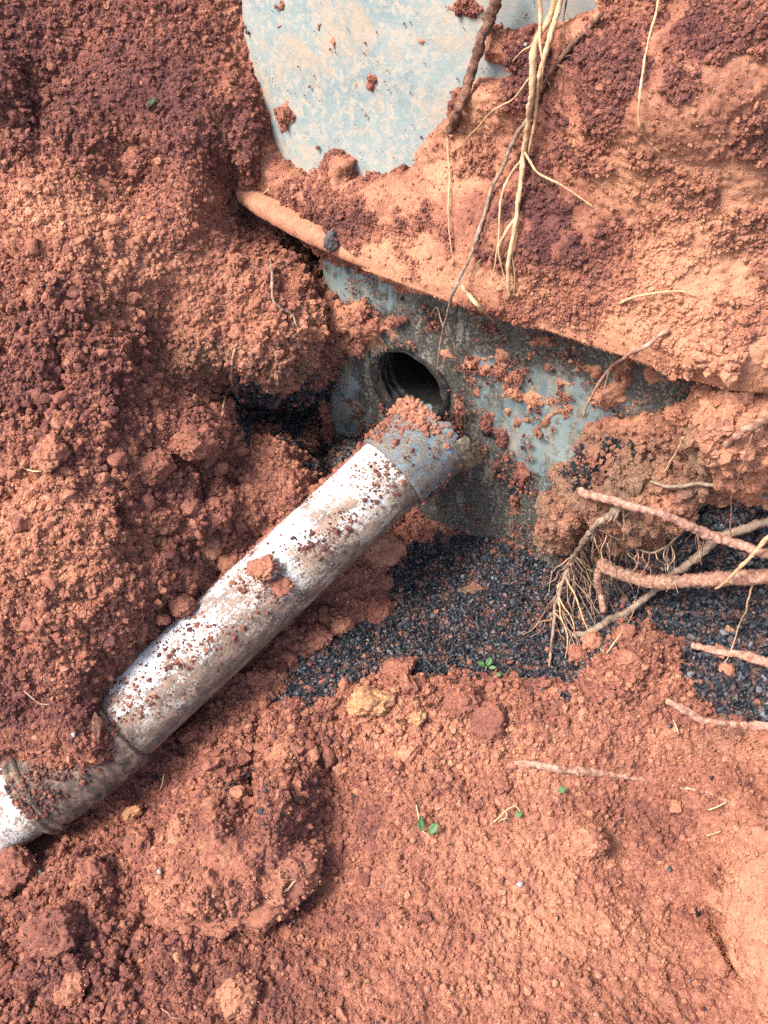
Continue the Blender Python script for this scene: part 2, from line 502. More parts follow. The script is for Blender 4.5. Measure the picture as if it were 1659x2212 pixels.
def wall_grid(name, s0, s1, z0, z1, ds, dz, off_fn, mat, hole=None, wetf=None, bumps=0.0):
    ns = int((s1-s0)/ds)+2; nz = int((z1-z0)/dz)+2
    S, Z = np.meshgrid(np.linspace(s0, s1, ns), np.linspace(z0, z1, nz), indexing='ij')
    r = 0.035                                              # rounded left corner
    edge = np.maximum(0, r-(S-s0))
    drop = r-np.sqrt(np.maximum(0, r*r-edge*edge))
    Mm = q(S)+off_fn(Z)-drop
    if hole is not None:                                   # snap the vertices near the hole edge to its circle
        hs, hz, hr = hole
        dx = S-hs; dy = Z-hz; d = np.sqrt(dx*dx+dy*dy)+1e-9
        near = np.abs(d-hr) < 0.75*max(ds, dz)
        S = np.where(near, hs+dx/d*hr, S); Z = np.where(near, hz+dy/d*hr, Z)
    P = smz(S, Mm, Z)
    if bumps:
        nz_ = fbm(P, 6, 4, 91)*bumps+fbm(P, 45, 3, 92)*bumps*0.22
        P = P+nz_[..., None]*NN
    keep = None
    if hole is not None:
        cs = (S[:-1, :-1]+S[1:, 1:])/2; cz = (Z[:-1, :-1]+Z[1:, 1:])/2
        keep = (cs-hole[0])**2+(cz-hole[1])**2 > (hole[2]-0.2*ds)**2
    at = {}
    vx, vy, _ = proj(P)
    wet, dust = wetf(vx, vy, S, Z)
    at['wet'] = wet.ravel(); at['dust'] = dust.ravel()
    V, Fq, at = compact(P.reshape(-1, 3), grid_faces(ns, nz, keep), at)
    return link_mesh(name, mesh_np(name, V, Fq, at), mat, tank)
def wet_low(vx, vy, S, Z):
    wet = 0.58+0*S
    wet += 0.95*smooth(0.27, 0.37, Z)*smooth(-0.22, -0.02, S)        # mud film under the rim
    wet += 0.40*smooth(0.06, -0.12, Z)                             # damp towards the gravel
    d = np.hypot(S-HS, Z-HZ)
    wet += 0.55*smooth(0.22, 0.10, d)
    wet += 0.45*np.exp(-((vx-1030)**2/70**2+(vy-1010)**2/110**2))
    wet -= 0.35*np.exp(-((vx-1200)**2/90**2+(vy-830)**2/75**2))
    wet -= 0.30*np.exp(-((vx-1140)**2/90**2+(vy-950)**2/60**2))
    wet -= 0.30*np.exp(-((vx-1000)**2/45**2+(vy-860)**2/60**2))
    wet -= 0.55*np.exp(-((vx-890)**2/40**2+(vy-650)**2/35**2))
    wet -= 0.3*np.exp(-((vx-750)**2/50**2+(vy-640)**2/60**2))
    wet -= 0.5*np.exp(-((vx-745)**2/50**2+(vy-870)**2/110**2))
    dust = 0.12+0*S
    dust += 0.5*np.exp(-((vx-790)**2/80**2+(vy-720)**2/60**2))
    dust += 0.25*smooth(1150, 1350, vx)
    return wet, np.clip(dust, 0, 1)
def wet_up(vx, vy, S, Z):
    return 0.75*smooth(1010, 1090, vx), 0*S
wall_grid('lower_wall', S_LC, S_R, Z_BOT, ZR+0.02, 0.008, 0.008, lambda z: -OVER+0*z, M_TANKLO, (HS, HZ, HR), wet_low, 0.006)
wall_grid('upper_wall', S_UC, S_R, ZR+0.02, Z_TOP, 0.010, 0.010, lambda z: -0.095-0.10*(z-ZR), M_TANKUP, None, wet_up, 0.003)
def box_strip(name, quads, mat):
    vs = []; fs = []
    for qd in quads:
        b = len(vs); vs += qd; fs.append((b, b+1, b+2, b+3))
    return link_mesh(name, pymesh(name, vs, fs), mat, tank, flat=True)
def pt(s, m, z): return tuple(smz(np.array(s), np.array(m), np.array(z)))
mL = float(q(np.array(S_LC)))-OVER-0.035; mU = float(q(np.array(S_UC)))-0.095-0.035
BK = -1.15
box_strip('side_wall', [[pt(S_LC, mL, Z_BOT), pt(S_LC, BK, Z_BOT), pt(S_LC, BK, ZR+0.02), pt(S_LC, mL, ZR+0.02)]], M_TANKLO)
box_strip('side_wall', [[pt(S_UC, mU, ZR+0.02), pt(S_UC, BK, ZR+0.02), pt(S_UC, BK, Z_TOP), pt(S_UC, mU-0.067, Z_TOP)]], M_TANKUP)
box_strip('back_wall', [[pt(S_UC, BK, Z_BOT), pt(S_R, BK, Z_BOT), pt(S_R, BK, Z_TOP), pt(S_UC, BK, Z_TOP)]], M_TANKUP)
lidS = np.linspace(S_UC, S_R, 24)
lv = [pt(s, float(q(np.array(s)))-0.095-0.067, Z_TOP) for s in lidS]+[pt(s, BK, Z_TOP) for s in lidS]
link_mesh('lid', pymesh('lid', lv, [(i, i+1, 24+i+1, 24+i) for i in range(23)]), M_TANKUP, tank)
# rim: rounded flange swept along the wall
prof = [(-0.12, 0.0), (-0.02, 0.0), (-0.008, 0.002), (-0.001, 0.009), (0.0, 0.018), (-0.002, 0.027), (-0.010, 0.034), (-0.022, 0.037), (-0.12, 0.039)]
S_RIM0 = float(_rs[0])-0.012
ss = np.linspace(S_RIM0, S_R, 520)
RV = np.zeros((len(ss), len(prof), 3))
for j, (mo, zo) in enumerate(prof):
    taper = np.minimum(1, np.sqrt(np.maximum(0, (ss-S_RIM0)/0.03)))*0.03-0.03
    RV[:, j] = smz(ss, q(ss)+mo+(taper if mo > -0.1 else 0), ZR+zo+0*ss)
RV += (fbm(RV, 30, 3, 55)*0.0030+fbm(RV, 120, 3, 56)*0.0022)[..., None]*NN + (fbm(RV, 22, 3, 58)*0.0022)[..., None]*np.array([0, 0, 1.0])
rf = [tuple(f) for f in grid_faces(len(ss), len(prof))]
rf.append(tuple(range(len(prof)-1, -1, -1)))
rme = pymesh('rim', RV.reshape(-1, 3), rf)
rvx, rvy, _ = proj(RV.reshape(-1, 3))
a_ = rme.attributes.new('dry', 'FLOAT', 'POINT'); a_.data.foreach_set('value', (0.80+0.12*fbm(RV.reshape(-1, 3), 12, 3, 5)).astype(np.float32))
rme.attributes.new('blk', 'FLOAT', 'POINT')
link_mesh('rim', rme, M_SOIL, tank)

# rubber sleeve in the hole, grooved, and an added capped tube behind, black for the hole's shade
def lathe_along(name, origin, axis, prof, mat, parent, nseg=64, wob=0.0, seed=0, cap=False):
    axis = np.asarray(axis)/np.linalg.norm(axis)
    up = np.array([0, 0, 1.0]); e1 = np.cross(axis, up); e1 /= np.linalg.norm(e1); e2 = np.cross(e1, axis)
    th = np.linspace(0, 2*np.pi, nseg, endpoint=False)
    ring = np.cos(th)[:, None]*e1+np.sin(th)[:, None]*e2
    V = np.array([origin+axis*x+ring*r for x, r in prof])
    if wob:
        V = V+(fbm(V, 25, 3, seed)*wob)[..., None]*ring[None]
    n = len(prof); V = V.reshape(-1, 3)
    fs = [(i*nseg+k, i*nseg+(k+1) % nseg, (i+1)*nseg+(k+1) % nseg, (i+1)*nseg+k) for i in range(n-1) for k in range(nseg)]
    if cap: fs.append(tuple(range((n-1)*nseg, n*nseg)))
    return link_mesh(name, pymesh(name, V, fs), mat, parent)
sprof = [(-0.02, 0.106), (0.000, 0.104), (0.004, 0.101), (0.006, 0.097), (0.005, 0.092), (0.002, 0.089)]
x = 0.006
for g in range(3):
    sprof += [(x, 0.087), (x-0.008, 0.087), (x-0.010, 0.081), (x-0.018, 0.081)]
    x -= 0.020
sleeve = lathe_along('pipe_sleeve', HOLE+NN*(-0.004), NN, sprof, M_SLEEVE, tank, 72, 0.010, 31)
lathe_along('hole_shade_tube', HOLE, NN, [(-0.055, 0.0805), (-0.42, 0.0805), (-0.43, 0.079)], M_HOLESHADE, tank, 48, 0, 0, True)

# ================================================================== EXCAVATED SOIL (tilted sheet, displaced)
EX = np.array([1.0, 0, 0]); EY = np.array([0, math.sqrt(.5), math.sqrt(.5)]); EN = np.array([0, -math.sqrt(.5), math.sqrt(.5)])
def wd(vx, vy, up=None):               # depth of the tank wall at a survey pixel
    return float((on_wall(vx, vy, 0, up)-CAM)@FWD)
ctrl = [
 # left bank, top to bottom
 (-250,-200,1.93),(0,-120,1.95),(250,-150,1.97),(480,-150,wd(500,0,True)-.03),
 (0,0,1.95),(250,30,1.965),(462,0,wd(505,0,True)-.012),(488,100,wd(525,100,True)-.010),(500,200,1.985),(540,268,2.0),(562,335,2.012),(500,320,1.99),(520,372,2.01),(440,320,1.955),(505,425,2.115),(500,452,2.10),(478,405,2.02),
 (30,230,1.96),(75,260,2.02),(150,260,1.95),(300,250,1.955),(430,230,1.955),(330,340,1.985),(322,375,2.045),(430,380,1.955),
 (60,330,1.95),(180,400,1.94),(0,450,1.92),(250,480,1.945),(452,430,1.975),(545,505,2.12),(400,480,1.945),(470,485,2.01),(600,535,2.12),
 (-200,600,1.86),(0,600,1.875),(150,600,1.865),(250,640,1.90),(290,680,1.95),(400,600,1.985),(520,590,2.02),(620,570,2.08),(660,640,2.08),(700,720,2.12),
 (640,740,2.07),(520,700,2.03),(400,720,2.00),(310,780,1.98),(-200,900,1.84),(0,800,1.86),(0,950,1.855),(150,800,1.85),(240,780,1.88),(115,980,1.84),
 (220,950,1.855),(290,900,1.90),(340,860,1.99),(420,800,2.03),(470,770,2.04),(560,800,2.075),(640,790,2.10),(680,770,2.14),(620,822,2.09),(540,822,2.085),
 (475,870,2.17),(540,880,2.32),(620,880,2.38),(690,890,2.44),(540,935,2.28),(600,930,2.34),(660,945,2.38),(700,985,2.44),(735,1040,2.46),
 (430,940,1.985),(470,930,2.03),(350,980,1.95),(540,1000,2.16),(600,1005,2.09),(650,1020,2.14),(600,1050,2.065),(530,1050,2.09),(498,1040,2.13),(490,960,2.10),(470,1080,2.03),
 (680,1060,2.12),(740,1010,2.25),(400,1080,1.965),(330,1080,1.93),(380,1180,1.99),(500,1180,2.06),(580,1120,2.08),(430,1260,2.03),(330,1180,1.95),
 (-200,1200,1.82),(0,1150,1.845),(120,1150,1.83),(230,1150,1.86),(280,1240,1.885),(310,1330,1.945),(340,1370,2.0),(260,1400,1.905),(120,1300,1.835),(150,1420,1.85),
 (0,1400,1.845),(220,1470,1.925),(100,1500,1.875),(0,1560,1.875),(180,1545,1.87),(60,1590,1.875),(150,1612,1.855),(-200,1560,1.85),(214,1592,1.87),(110,1640,1.868),(180,1640,1.872),(140,1672,1.90),(60,1625,1.87),(10,1615,1.875),
 # beneath and right of the pipe
 (760,1180,2.25),(850,1200,2.30),(680,1300,2.20),(620,1400,2.14),(500,1500,2.11),(400,1600,2.08),(300,1680,2.05),(200,1780,2.01),(80,1840,1.98),(0,1860,1.96),(-200,1900,1.92),
 (100,1700,2.03),(300,1500,2.10),(500,1320,2.14),(-200,1750,2.0),(760,1330,2.18),
 # gravel floor
 (900,1180,2.36),(1000,1210,2.335),(1100,1180,2.31),(1180,1200,2.30),(1000,1300,2.26),(1100,1350,2.215),(900,1380,2.19),(1200,1400,2.17),(1000,1430,2.14),
 (800,1420,2.13),(1300,1250,2.29),(1400,1230,wd(1400,1230,False)-.04),(1550,1200,wd(1550,1200,False)-.05),(1480,1260,wd(1480,1260,False)-.03),(1570,1290,wd(1570,1290,False)-.04),(1600,1350,wd(1600,1350,False)-.04),(1670,1390,wd(1670,1390,False)-.05),(1760,1330,wd(1760,1330,False)-.05),(1659,1290,wd(1659,1290,False)-.05),(1659,1150,wd(1659,1150,False)-.03),(1450,1150,wd(1450,1150,False)-.04),(1600,1080,wd(1600,1080,False)-.02),(1300,1180,wd(1300,1180,False)-.02),(1400,1350,2.20),
 (1659,1500,2.08),(1530,1480,2.10),(1850,1500,2.06),
 # foreground heaps
 (680,1470,2.10),(750,1500,2.06),(860,1480,2.06),(900,1560,2.02),(1000,1500,2.045),(1050,1580,2.00),(1200,1480,2.06),(1300,1440,2.08),(1280,1380,2.14),(1380,1400,2.11),(1430,1500,2.06),
 (1350,1560,2.01),(1500,1600,2.02),(1640,1600,2.01),(1850,1650,1.96),(620,1600,2.04),(550,1650,2.02),(680,1680,1.99),(830,1680,1.975),(1000,1700,1.955),(1150,1690,1.955),
 (1300,1620,1.985),(1500,1720,1.945),(1659,1700,1.93),(400,1720,1.985),(330,1780,1.955),(270,1850,1.93),(400,1790,1.88),(480,1770,1.835),(560,1755,1.83),(640,1775,1.86),(690,1730,1.965),(560,1710,1.96),
 (450,1870,1.815),(540,1850,1.808),(625,1850,1.845),(665,1850,1.87),(705,1850,1.915),(720,1780,1.95),(360,1890,1.83),(430,1935,1.79),(520,1940,1.79),(610,1925,1.82),(470,1985,1.85),(560,1985,1.86),(395,1980,1.83),(665,1940,1.885),(330,1940,1.865),(640,1990,1.86),
 (830,1820,1.895),(960,1800,1.905),(1100,1780,1.915),(1240,1740,1.93),(1300,1780,1.935),(1320,1830,1.915),(1250,1840,1.875),(1130,1860,1.865),(1420,1830,1.90),(1500,1830,1.90),(1545,1900,1.875),
 (1595,1860,1.80),(1590,1960,1.745),(1659,1800,1.825),(1659,1900,1.76),(1659,2050,1.69),(1575,2080,1.70),(1548,1960,1.825),(1545,2030,1.79),(1515,2000,1.82),(1510,2100,1.765),(1540,2200,1.68),(1850,1900,1.78),
 (200,1930,1.88),(90,1900,1.91),(0,1950,1.885),(120,2040,1.82),(30,2080,1.82),(250,2080,1.80),(-200,2050,1.82),(450,2100,1.775),(650,2050,1.80),(830,1960,1.83),(830,2100,1.735),(1000,2000,1.80),
 (1200,1980,1.81),(1350,1980,1.815),(1350,2120,1.73),(0,2212,1.71),(250,2212,1.695),(520,2180,1.70),(700,2212,1.675),(1000,2212,1.66),(1250,2212,1.655),(1659,2212,1.63),(1850,2150,1.64),
 (-200,2400,1.60),(400,2400,1.58),(1000,2400,1.56),(1850,2400,1.54),
 # behind the tank wall (cut away afterwards)
 (860,760,2.62),(1000,900,2.70),(1150,950,2.60),(780,640,2.50),(760,480,2.35),(900,250,2.25),(700,150,2.10),(1250,700,2.45),(1300,300,2.25),(1300,950,2.55),(1600,650,2.35),(1600,250,2.2),(1000,-150,2.1),(1600,-150,2.1),(1850,700,2.2),(1850,200,2.1),(640,280,2.12),(640,400,2.16),(680,480,2.25)]
cp = np.array(ctrl, float)
W3 = dep(cp[:, 0], cp[:, 1], cp[:, 2])
cxy = np.stack([W3@EX, W3@EY], 1); cw = W3@EN
ev = tps(cxy, cw, 2e-5)
def axis_grid(lo, hi, a, b, fine, coarse):
    l = np.arange(lo, a, coarse); m_ = np.arange(a, b, fine); h_ = np.arange(b, hi+coarse, coarse)
    return np.concatenate([l, m_, h_])
gx = axis_grid(-1.45, 1.45, -0.86, 0.86, 0.0029, 0.022)
gy = axis_grid(-1.35, 1.45, -0.93, 1.02, 0.0029, 0.022)
GX, GY = np.meshgrid(gx, gy, indexing='ij')
# evaluate the smooth sheet on a coarse grid, then interpolate
cgx = np.linspace(gx[0], gx[-1], 260); cgy = np.linspace(gy[0], gy[-1], 260)
CX, CY = np.meshgrid(cgx, cgy, indexing='ij')
CW = ev(CX, CY)
def bil(T, x, y):
    fx = np.clip((x-cgx[0])/(cgx[1]-cgx[0]), 0, len(cgx)-1.001); fy = np.clip((y-cgy[0])/(cgy[1]-cgy[0]), 0, len(cgy)-1.001)
    i = fx.astype(int); j = fy.astype(int); u = fx-i; v = fy-j
    u = u*u*(3-2*u)*0.5+u*0.5; v = v*v*(3-2*v)*0.5+v*0.5
    return (T[i, j]*(1-u)*(1-v)+T[i+1, j]*u*(1-v)+T[i, j+1]*(1-u)*v+T[i+1, j+1]*u*v)
GW = bil(CW, GX, GY)
out = np.maximum(0, np.maximum(np.abs(GX)-0.95, np.abs(GY)-1.05))
GW = np.clip(GW, -1.0, 0.6)
A0 = GX[..., None]*EX+GY[..., None]*EY+GW[..., None]*EN
def normals(P):
    du = np.gradient(P, axis=0); dv = np.gradient(P, axis=1)
    n = np.cross(du, dv); n /= np.linalg.norm(n, axis=-1, keepdims=True)+1e-12
    return n
AN = normals(A0)
AN = AN*np.sign((AN@EN))[..., None]
avx, avy, _ = proj(A0)

GRAVEL = [(860,1240),(890,1170),(1120,1170),(1200,1190),(1300,1130),(1400,1100),(1700,1060),(1750,1640),(1640,1610),(1560,1520),(1490,1480),(1455,1400),(1400,1350),(1330,1360),(1310,1410),(1270,1440),(1200,1475),(1080,1455),(1000,1470),(900,1440),(850,1445),(760,1475),(660,1515),(590,1500),(640,1430),(740,1370),(830,1300)]
CAVE = [(470,850),(560,836),(640,828),(690,815),(800,830),(800,1000),(740,1010),(700,1000),(672,960),(640,945),(560,945),(500,940)]
def zone(vx, vy, items):
    o = np.zeros(vx.shape)
    for x_, y_, rx, ry, v in items:
        o = o+v*np.exp(-(((vx-x_)/rx)**2+((vy-y_)/ry)**2))
    return o
DRYZ = [(100,470,190,110,.42),(330,560,150,110,.30),(480,680,120,120,.22),(560,1010,110,60,.20),(120,1200,140,150,.28),(50,1100,90,80,.2),
        (450,1880,170,80,.16),(1620,2000,70,170,.42),(1280,1830,60,40,.3),(1050,1850,160,110,.22),(1200,2050,350,150,.16),(900,1550,260,110,.18),(1150,1620,200,80,.22),(1600,1650,120,80,.15),
        (520,60,40,90,.35),(470,200,50,60,.3),(660,700,70,60,.36),(250,330,60,40,.15),(820,1330,60,60,.0)]
MOISTZ = [(150,150,260,170,.30),(400,250,160,120,.25),(130,780,170,160,.16),(200,950,90,100,.14),(480,1120,140,120,.18),(150,1530,150,80,.22),(640,1850,60,80,.16),(1450,1850,90,120,.22),(300,2100,320,130,.18),(1380,1770,90,50,.14),(620,1420,90,120,.16),(350,1650,120,80,.2)]
A_dry = 0.36+0.10*smooth(1450, 1750, avy)*smooth(500, 900, avx)+zone(avx, avy, DRYZ)-zone(avx, avy, MOISTZ)+fbm(A0, 7, 4, 5)*0.16
gsd = np.maximum(poly_sd(avx, avy, GRAVEL), poly_sd(avx, avy, CAVE))
gsd = gsd+fbm(A0, 13, 5, 6, 0.7)*85-130*np.exp(-((avx-1005)/48)**2-((avy-1275)/20)**2)
A_blk = smooth(-14, 14, gsd)
bs = fbm(A0, 20, 4, 8)
A_och = np.clip(zone(avx, avy, [(620,790,110,45,.65),(430,770,70,35,.45),(470,1205,50,30,.4),(1005,1275,50,26,.9),(1380,1390,50,25,.4),(1560,1600,80,40,.35),(520,1985,60,25,.35)])*(0.7+0.9*fbm(A0, 16, 4, 7)), 0, 1)
A_blk = np.maximum(A_blk, 0.50*smooth(0.15, 0.4, bs)*np.exp(-(((avx-620)/420)**2+((avy-1720)/170)**2)))
A_blk = np.maximum(A_blk, 0.5*smooth(0.1, 0.3, bs)*np.exp(-(((avx-480)/130)**2+((avy-2020)/50)**2)))
A_blk = np.maximum(A_blk, 0.7*smooth(0.0, 0.2, bs)*np.exp(-(((avx-1250)/130)**2+((avy-1500)/50)**2)))

# relief
uvA = np.stack([GX, GY], -1)
wv = np.stack([fbm(A0, 34, 4, 21, 0.7), fbm(A0, 34, 4, 22, 0.7)], -1)*0.020
SMOOTHZ = [(470,1850,150,70,.75),(1620,1980,55,170,.6),(1050,1850,130,90,.2),(1262,1821,45,30,.5),(600,1030,70,50,.3),(400,620,130,110,.35),(1200,2050,300,100,.12)]
COARSEZ = [(130,800,190,250,.8),(130,1250,190,280,.6),(420,1150,140,160,.7),(560,880,120,120,.5),(700,1580,250,120,.7),(250,1980,320,180,.7),(150,2150,220,120,.6),(1000,1540,200,80,.5),(650,680,110,110,.6),(70,280,90,110,.8),(1400,1450,130,80,.4),(330,370,60,50,.6)]
rough = np.clip(0.88+zone(avx, avy, COARSEZ)-zone(avx, avy, SMOOTHZ)+fbm(A0, 5, 3, 33)*0.25, 0.15, 1.7)
l1, i1 = lumps(uvA+wv*2.2, 0.085, 1, 0.25, 0.7, 0.6)
l2, i2 = lumps(uvA+wv*1.4, 0.036, 2, 0.28, 0.78, 0.8)
l3, i3 = lumps(uvA+wv*0.8, 0.016, 3, 0.3, 0.8, 0.85)
l4, i4 = lumps(uvA+wv*0.4, 0.0085, 4, 0.35, 0.8, 0.9)
soilw = 1-0.7*A_blk
coarse = np.clip(zone(avx, avy, COARSEZ), 0, 1)
crev = np.exp(-(noise3(A0+0.02*np.stack([fbm(A0, 12, 3, 51)]*3, -1), 7.5, 52)/0.07)**2)*np.clip(coarse, 0, 1)*smooth(-0.1, 0.25, fbm(A0, 4, 2, 53)+0.1)
disp = (billow(A0, 9, 3, 48, 0.6)*0.036*coarse*soilw-0.038*crev*soilw+fbm(A0, 6, 4, 40)*0.018+fbm(A0, 13, 3, 45)*0.010*rough
        + billow(A0, 24, 3, 46)*0.0065*np.clip(rough-0.15, 0.1, 1.3)*soilw
        + np.maximum(0, rough-0.55)*l1*0.085*0.30*soilw
        + np.maximum(0.0, rough-0.25)*l2*0.036*0.24*soilw
        + np.maximum(0.12, rough-0.1)*l3*0.016*0.26*soilw
        + (0.55+0.35*rough)*l4*0.0085*0.36
        + fbm(A0, 40, 5, 43, 0.75)*0.0150*(0.30+0.70*rough)*soilw+billow(A0, 85, 3, 47, 0.7)*0.0032*(0.3+0.7*rough)*soilw
        + fbm(A0, 120, 3, 41)*0.0036*(0.5+0.5*rough)
        + fbm(A0, 300, 2, 42)*0.0018)
A1 = A0+disp[..., None]*AN
A_dry = A_dry+(i2-0.5)*0.20*(l2 > 0)+(i1-0.4)*0.16*(l1 > 0.05)+(i3-0.5)*0.22*(l3 > 0)
# drop what lies inside the tank
s_, m_, z_ = to_smz(A1)
behind = m_-q(s_)-np.where(z_ < ZR, -OVER, -0.095-0.10*(z_-ZR))
lim = np.where(z_ < ZR, S_LC, S_UC)
inside = (behind < -0.06) & (s_ > lim+0.05) & (z_ < Z_TOP)
kp = ~(inside[:-1, :-1] & inside[1:, 1:])
V, Fq, at = compact(A1.reshape(-1, 3), grid_faces(len(gx), len(gy), kp), {'dry': A_dry.ravel(), 'blk': A_blk.ravel(), 'och': A_och.ravel()})
pit = link_mesh('pit_ground', mesh_np('pit_ground', V, Fq, at), M_SOIL)
tag(pit, 'red crumbly soil of the dug pit, its floor and left bank', 'soil', kind='structure')

# ================================================================== SOIL BANK OVER THE TANK (sheet over the wall)
TANKVIS = [(505,-200),(520,0),(530,110),(540,170),(558,228),(580,288),(600,322),(640,352),(672,383),(690,376),(700,350),(718,332),(745,324),(766,342),(776,366),(800,382),(850,374),(902,357),(906,318),(930,282),(962,252),(985,205),(1005,185),(1030,160),(1070,160),(1112,158),(1110,140),(1075,135),(1048,128),(1042,100),(1060,58),(1130,64),(1200,48),(1285,18),(1310,-200)]
WALLVIS = [(480,430),(560,476),(625,512),(660,560),(680,620),(700,640),(740,660),(800,690),(770,760),(700,775),(690,785),(715,900),(740,1010),(800,1150),(900,1300),(1130,1300),(1160,1190),(1172,1110),(1198,1060),(1204,1014),(1256,1000),(1250,960),(1258,912),(1330,902),(1385,895),(1430,905),(1485,880),(1500,838),(1540,806),(1494,790),(1359,757),(1199,717),(1049,680),(949,645),(829,598),(700,545),(560,470),(500,435)]
UNDER = [(1120,1320),(1155,1200),(1200,1188),(1250,1178),(1300,1150),(1345,1190),(1400,1212),(1450,1200),(1485,1135),(1490,1085),(1540,1062),(1600,1058),(1700,1085),(1950,1100),(1950,1500),(1120,1500)]
SPLAT = [(718,90,12,20,.016),(612,250,18,36,.02),(690,55,7,10,.01),(800,178,16,20,.014),(768,185,9,14,.01),(752,170,6,10,.008),(910,88,13,13,.014),(1008,12,34,30,.02),(895,28,12,12,.01),(608,12,9,16,.012),(605,55,7,10,.01),(862,62,6,8,.008),(655,45,7,6,.008),(820,105,5,16,.008),(700,20,8,8,.008),
         # clinging to the lower wall
         (1015,785,26,22,.02),(1045,800,20,16,.018),(1082,768,24,20,.02),(1078,800,14,22,.016),(1108,850,34,20,.014),(1150,872,28,22,.014),(1186,872,20,14,.012),(1170,740,26,14,.016),(1120,815,16,22,.016),(1305,860,50,30,.022),(1345,822,24,36,.018),(1402,808,20,26,.016),(1285,805,18,18,.012),
         (735,690,36,40,.035),(775,665,26,24,.025),(800,715,40,30,.026),(845,695,24,16,.016),(760,740,36,34,.03),(700,660,30,30,.03),(640,600,40,40,.03),(770,880,14,26,.01),
         (1080,950,22,26,.014),(1050,925,16,30,.012),(1070,1010,16,20,.012),(990,905,12,40,.012),(1002,985,16,34,.016),(1125,1035,20,32,.014),(1110,1085,16,26,.012),(870,690,18,12,.012),(930,705,12,10,.01),(1185,800,10,14,.01),(1030,850,10,10,.01)]
_r = random.Random(12)
for _k in range(64):
    _x = _r.uniform(950, 1480); _y = 705+(_x-950)*0.16+abs(_r.gauss(0, 1))*130
    if _y > 1120 or (_x > 1240 and _y > 900): continue
    SPLAT.append((_x, _y, _r.uniform(5, 15), _r.uniform(5, 16), _r.uniform(.008, .015)))
ns = int((1.25+0.55)/0.0032); nz = int((1.18+0.40)/0.0032)
S, Z = np.meshgrid(np.linspace(-0.55, 1.25, ns), np.linspace(-0.40, 1.18, nz), indexing='ij')
WO = woff(Z)
WO = np.where(Z < ZR, -OVER, -0.095-0.10*(Z-ZR))
base = q(S)+WO
def T_field(vx, vy, P):
    jag = fbm(P, 26, 4, 61)*13+fbm(P, 90, 3, 62)*7
    up = Z >= ZR+0.002
    sdu = -poly_sd(vx, vy, TANKVIS)+jag                    # outside the bare tank = soil
    capu = zone(vx, vy, [(1150,520,180,110,.055),(1500,600,200,180,.075),(1500,250,200,220,.10),(1300,250,150,180,.065),(820,450,120,60,.012),(1040,220,70,80,.03),(1600,100,200,160,.04),(1560,760,120,80,.05)])
    led = 0.099*np.clip(1-(Z-ZR-0.04)/0.22, 0.12, 1)        # heaped on the ledge
    led = led-0.05*smooth(0.02, 0.0, Z-ZR-0.03)*smooth(760, 660, vx)
    cap = np.maximum(led, 0.022)+capu
    cap = np.where(vx < 700, np.minimum(cap, 0.065), cap)
    Tu = np.where(sdu > 0, np.minimum(cap, 0.006+0.9*(np.maximum(sdu, 0)/1100.0)**0.8), -0.06*np.minimum(1, -sdu/25))
    sdl = np.minimum(-poly_sd(vx, vy, WALLVIS), -poly_sd(vx, vy, UNDER))+jag
    capl = 0.016+zone(vx, vy, [(1570,900,110,80,.085),(1350,1010,140,50,.018),(1330,1100,110,55,.062),(1640,960,90,110,.11),(1450,1090,90,50,.05),(1220,1090,60,70,.03)])
    Tl = np.where(sdl > 0, np.minimum(capl, 0.004+1.1*(np.maximum(sdl, 0)/1000.0)**0.75), -0.10*np.minimum(1, -sdl/40))
    Tl = np.where(vx < 640, -0.1, Tl)
    T = np.where(up, Tu, Tl)
    jj = 1+0.9*fbm(P, 40, 4, 63, 0.65)
    for x_, y_, rx, ry, h in SPLAT:
        rr = ((vx-x_)/(rx*jj))**2+((vy-y_)/(ry*jj))**2
        T = np.maximum(T, 0.6*h*(1.05-rr)*np.where(rr < 3, 1, 0)-np.where(rr < 3, 0, 1))
    return T
P0 = smz(S, base, Z)
T = np.full(S.shape, 0.0)
for it in range(3):                                         # trace the outline at the soil's own depth
    P = smz(S, base+np.clip(T, 0, 0.25)*1.0, Z)
    vx, vy, _ = proj(P)
    Tn = T_field(vx, vy, P0)
    T = Tn if it == 0 else 0.5*T+0.5*Tn
T = T_field(vx, vy, P0)*0.5+T*0.5
B0 = smz(S, base+T, Z)
# smooth the sheet a little so that steps become slopes
for _ in range(3):
    B0[1:-1, 1:-1] = 0.5*B0[1:-1, 1:-1]+0.125*(B0[:-2, 1:-1]+B0[2:, 1:-1]+B0[1:-1, :-2]+B0[1:-1, 2:])
BN = normals(B0)
BN = BN*np.sign(BN@(NN+np.array([0, 0, 0.5])))[..., None]
bvx, bvy, _ = proj(B0)
uvB = np.stack([S*1.1, Z*1.25], -1)
wvB = np.stack([fbm(B0, 34, 4, 71, 0.7), fbm(B0, 34, 4, 72, 0.7)], -1)*0.020
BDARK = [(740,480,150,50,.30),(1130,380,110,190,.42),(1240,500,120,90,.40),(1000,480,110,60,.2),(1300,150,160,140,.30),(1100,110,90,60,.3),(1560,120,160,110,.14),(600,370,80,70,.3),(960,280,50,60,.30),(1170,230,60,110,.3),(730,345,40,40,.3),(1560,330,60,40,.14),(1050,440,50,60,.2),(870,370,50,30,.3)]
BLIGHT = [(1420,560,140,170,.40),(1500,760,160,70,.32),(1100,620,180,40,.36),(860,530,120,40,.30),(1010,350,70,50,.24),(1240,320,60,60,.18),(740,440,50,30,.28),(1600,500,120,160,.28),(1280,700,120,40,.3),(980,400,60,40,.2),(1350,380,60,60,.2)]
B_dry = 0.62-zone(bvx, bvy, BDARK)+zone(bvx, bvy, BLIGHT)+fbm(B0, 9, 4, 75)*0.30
B_dry = B_dry-0.34*smooth(860, 940, bvy)*smooth(1700, 1480, bvx)
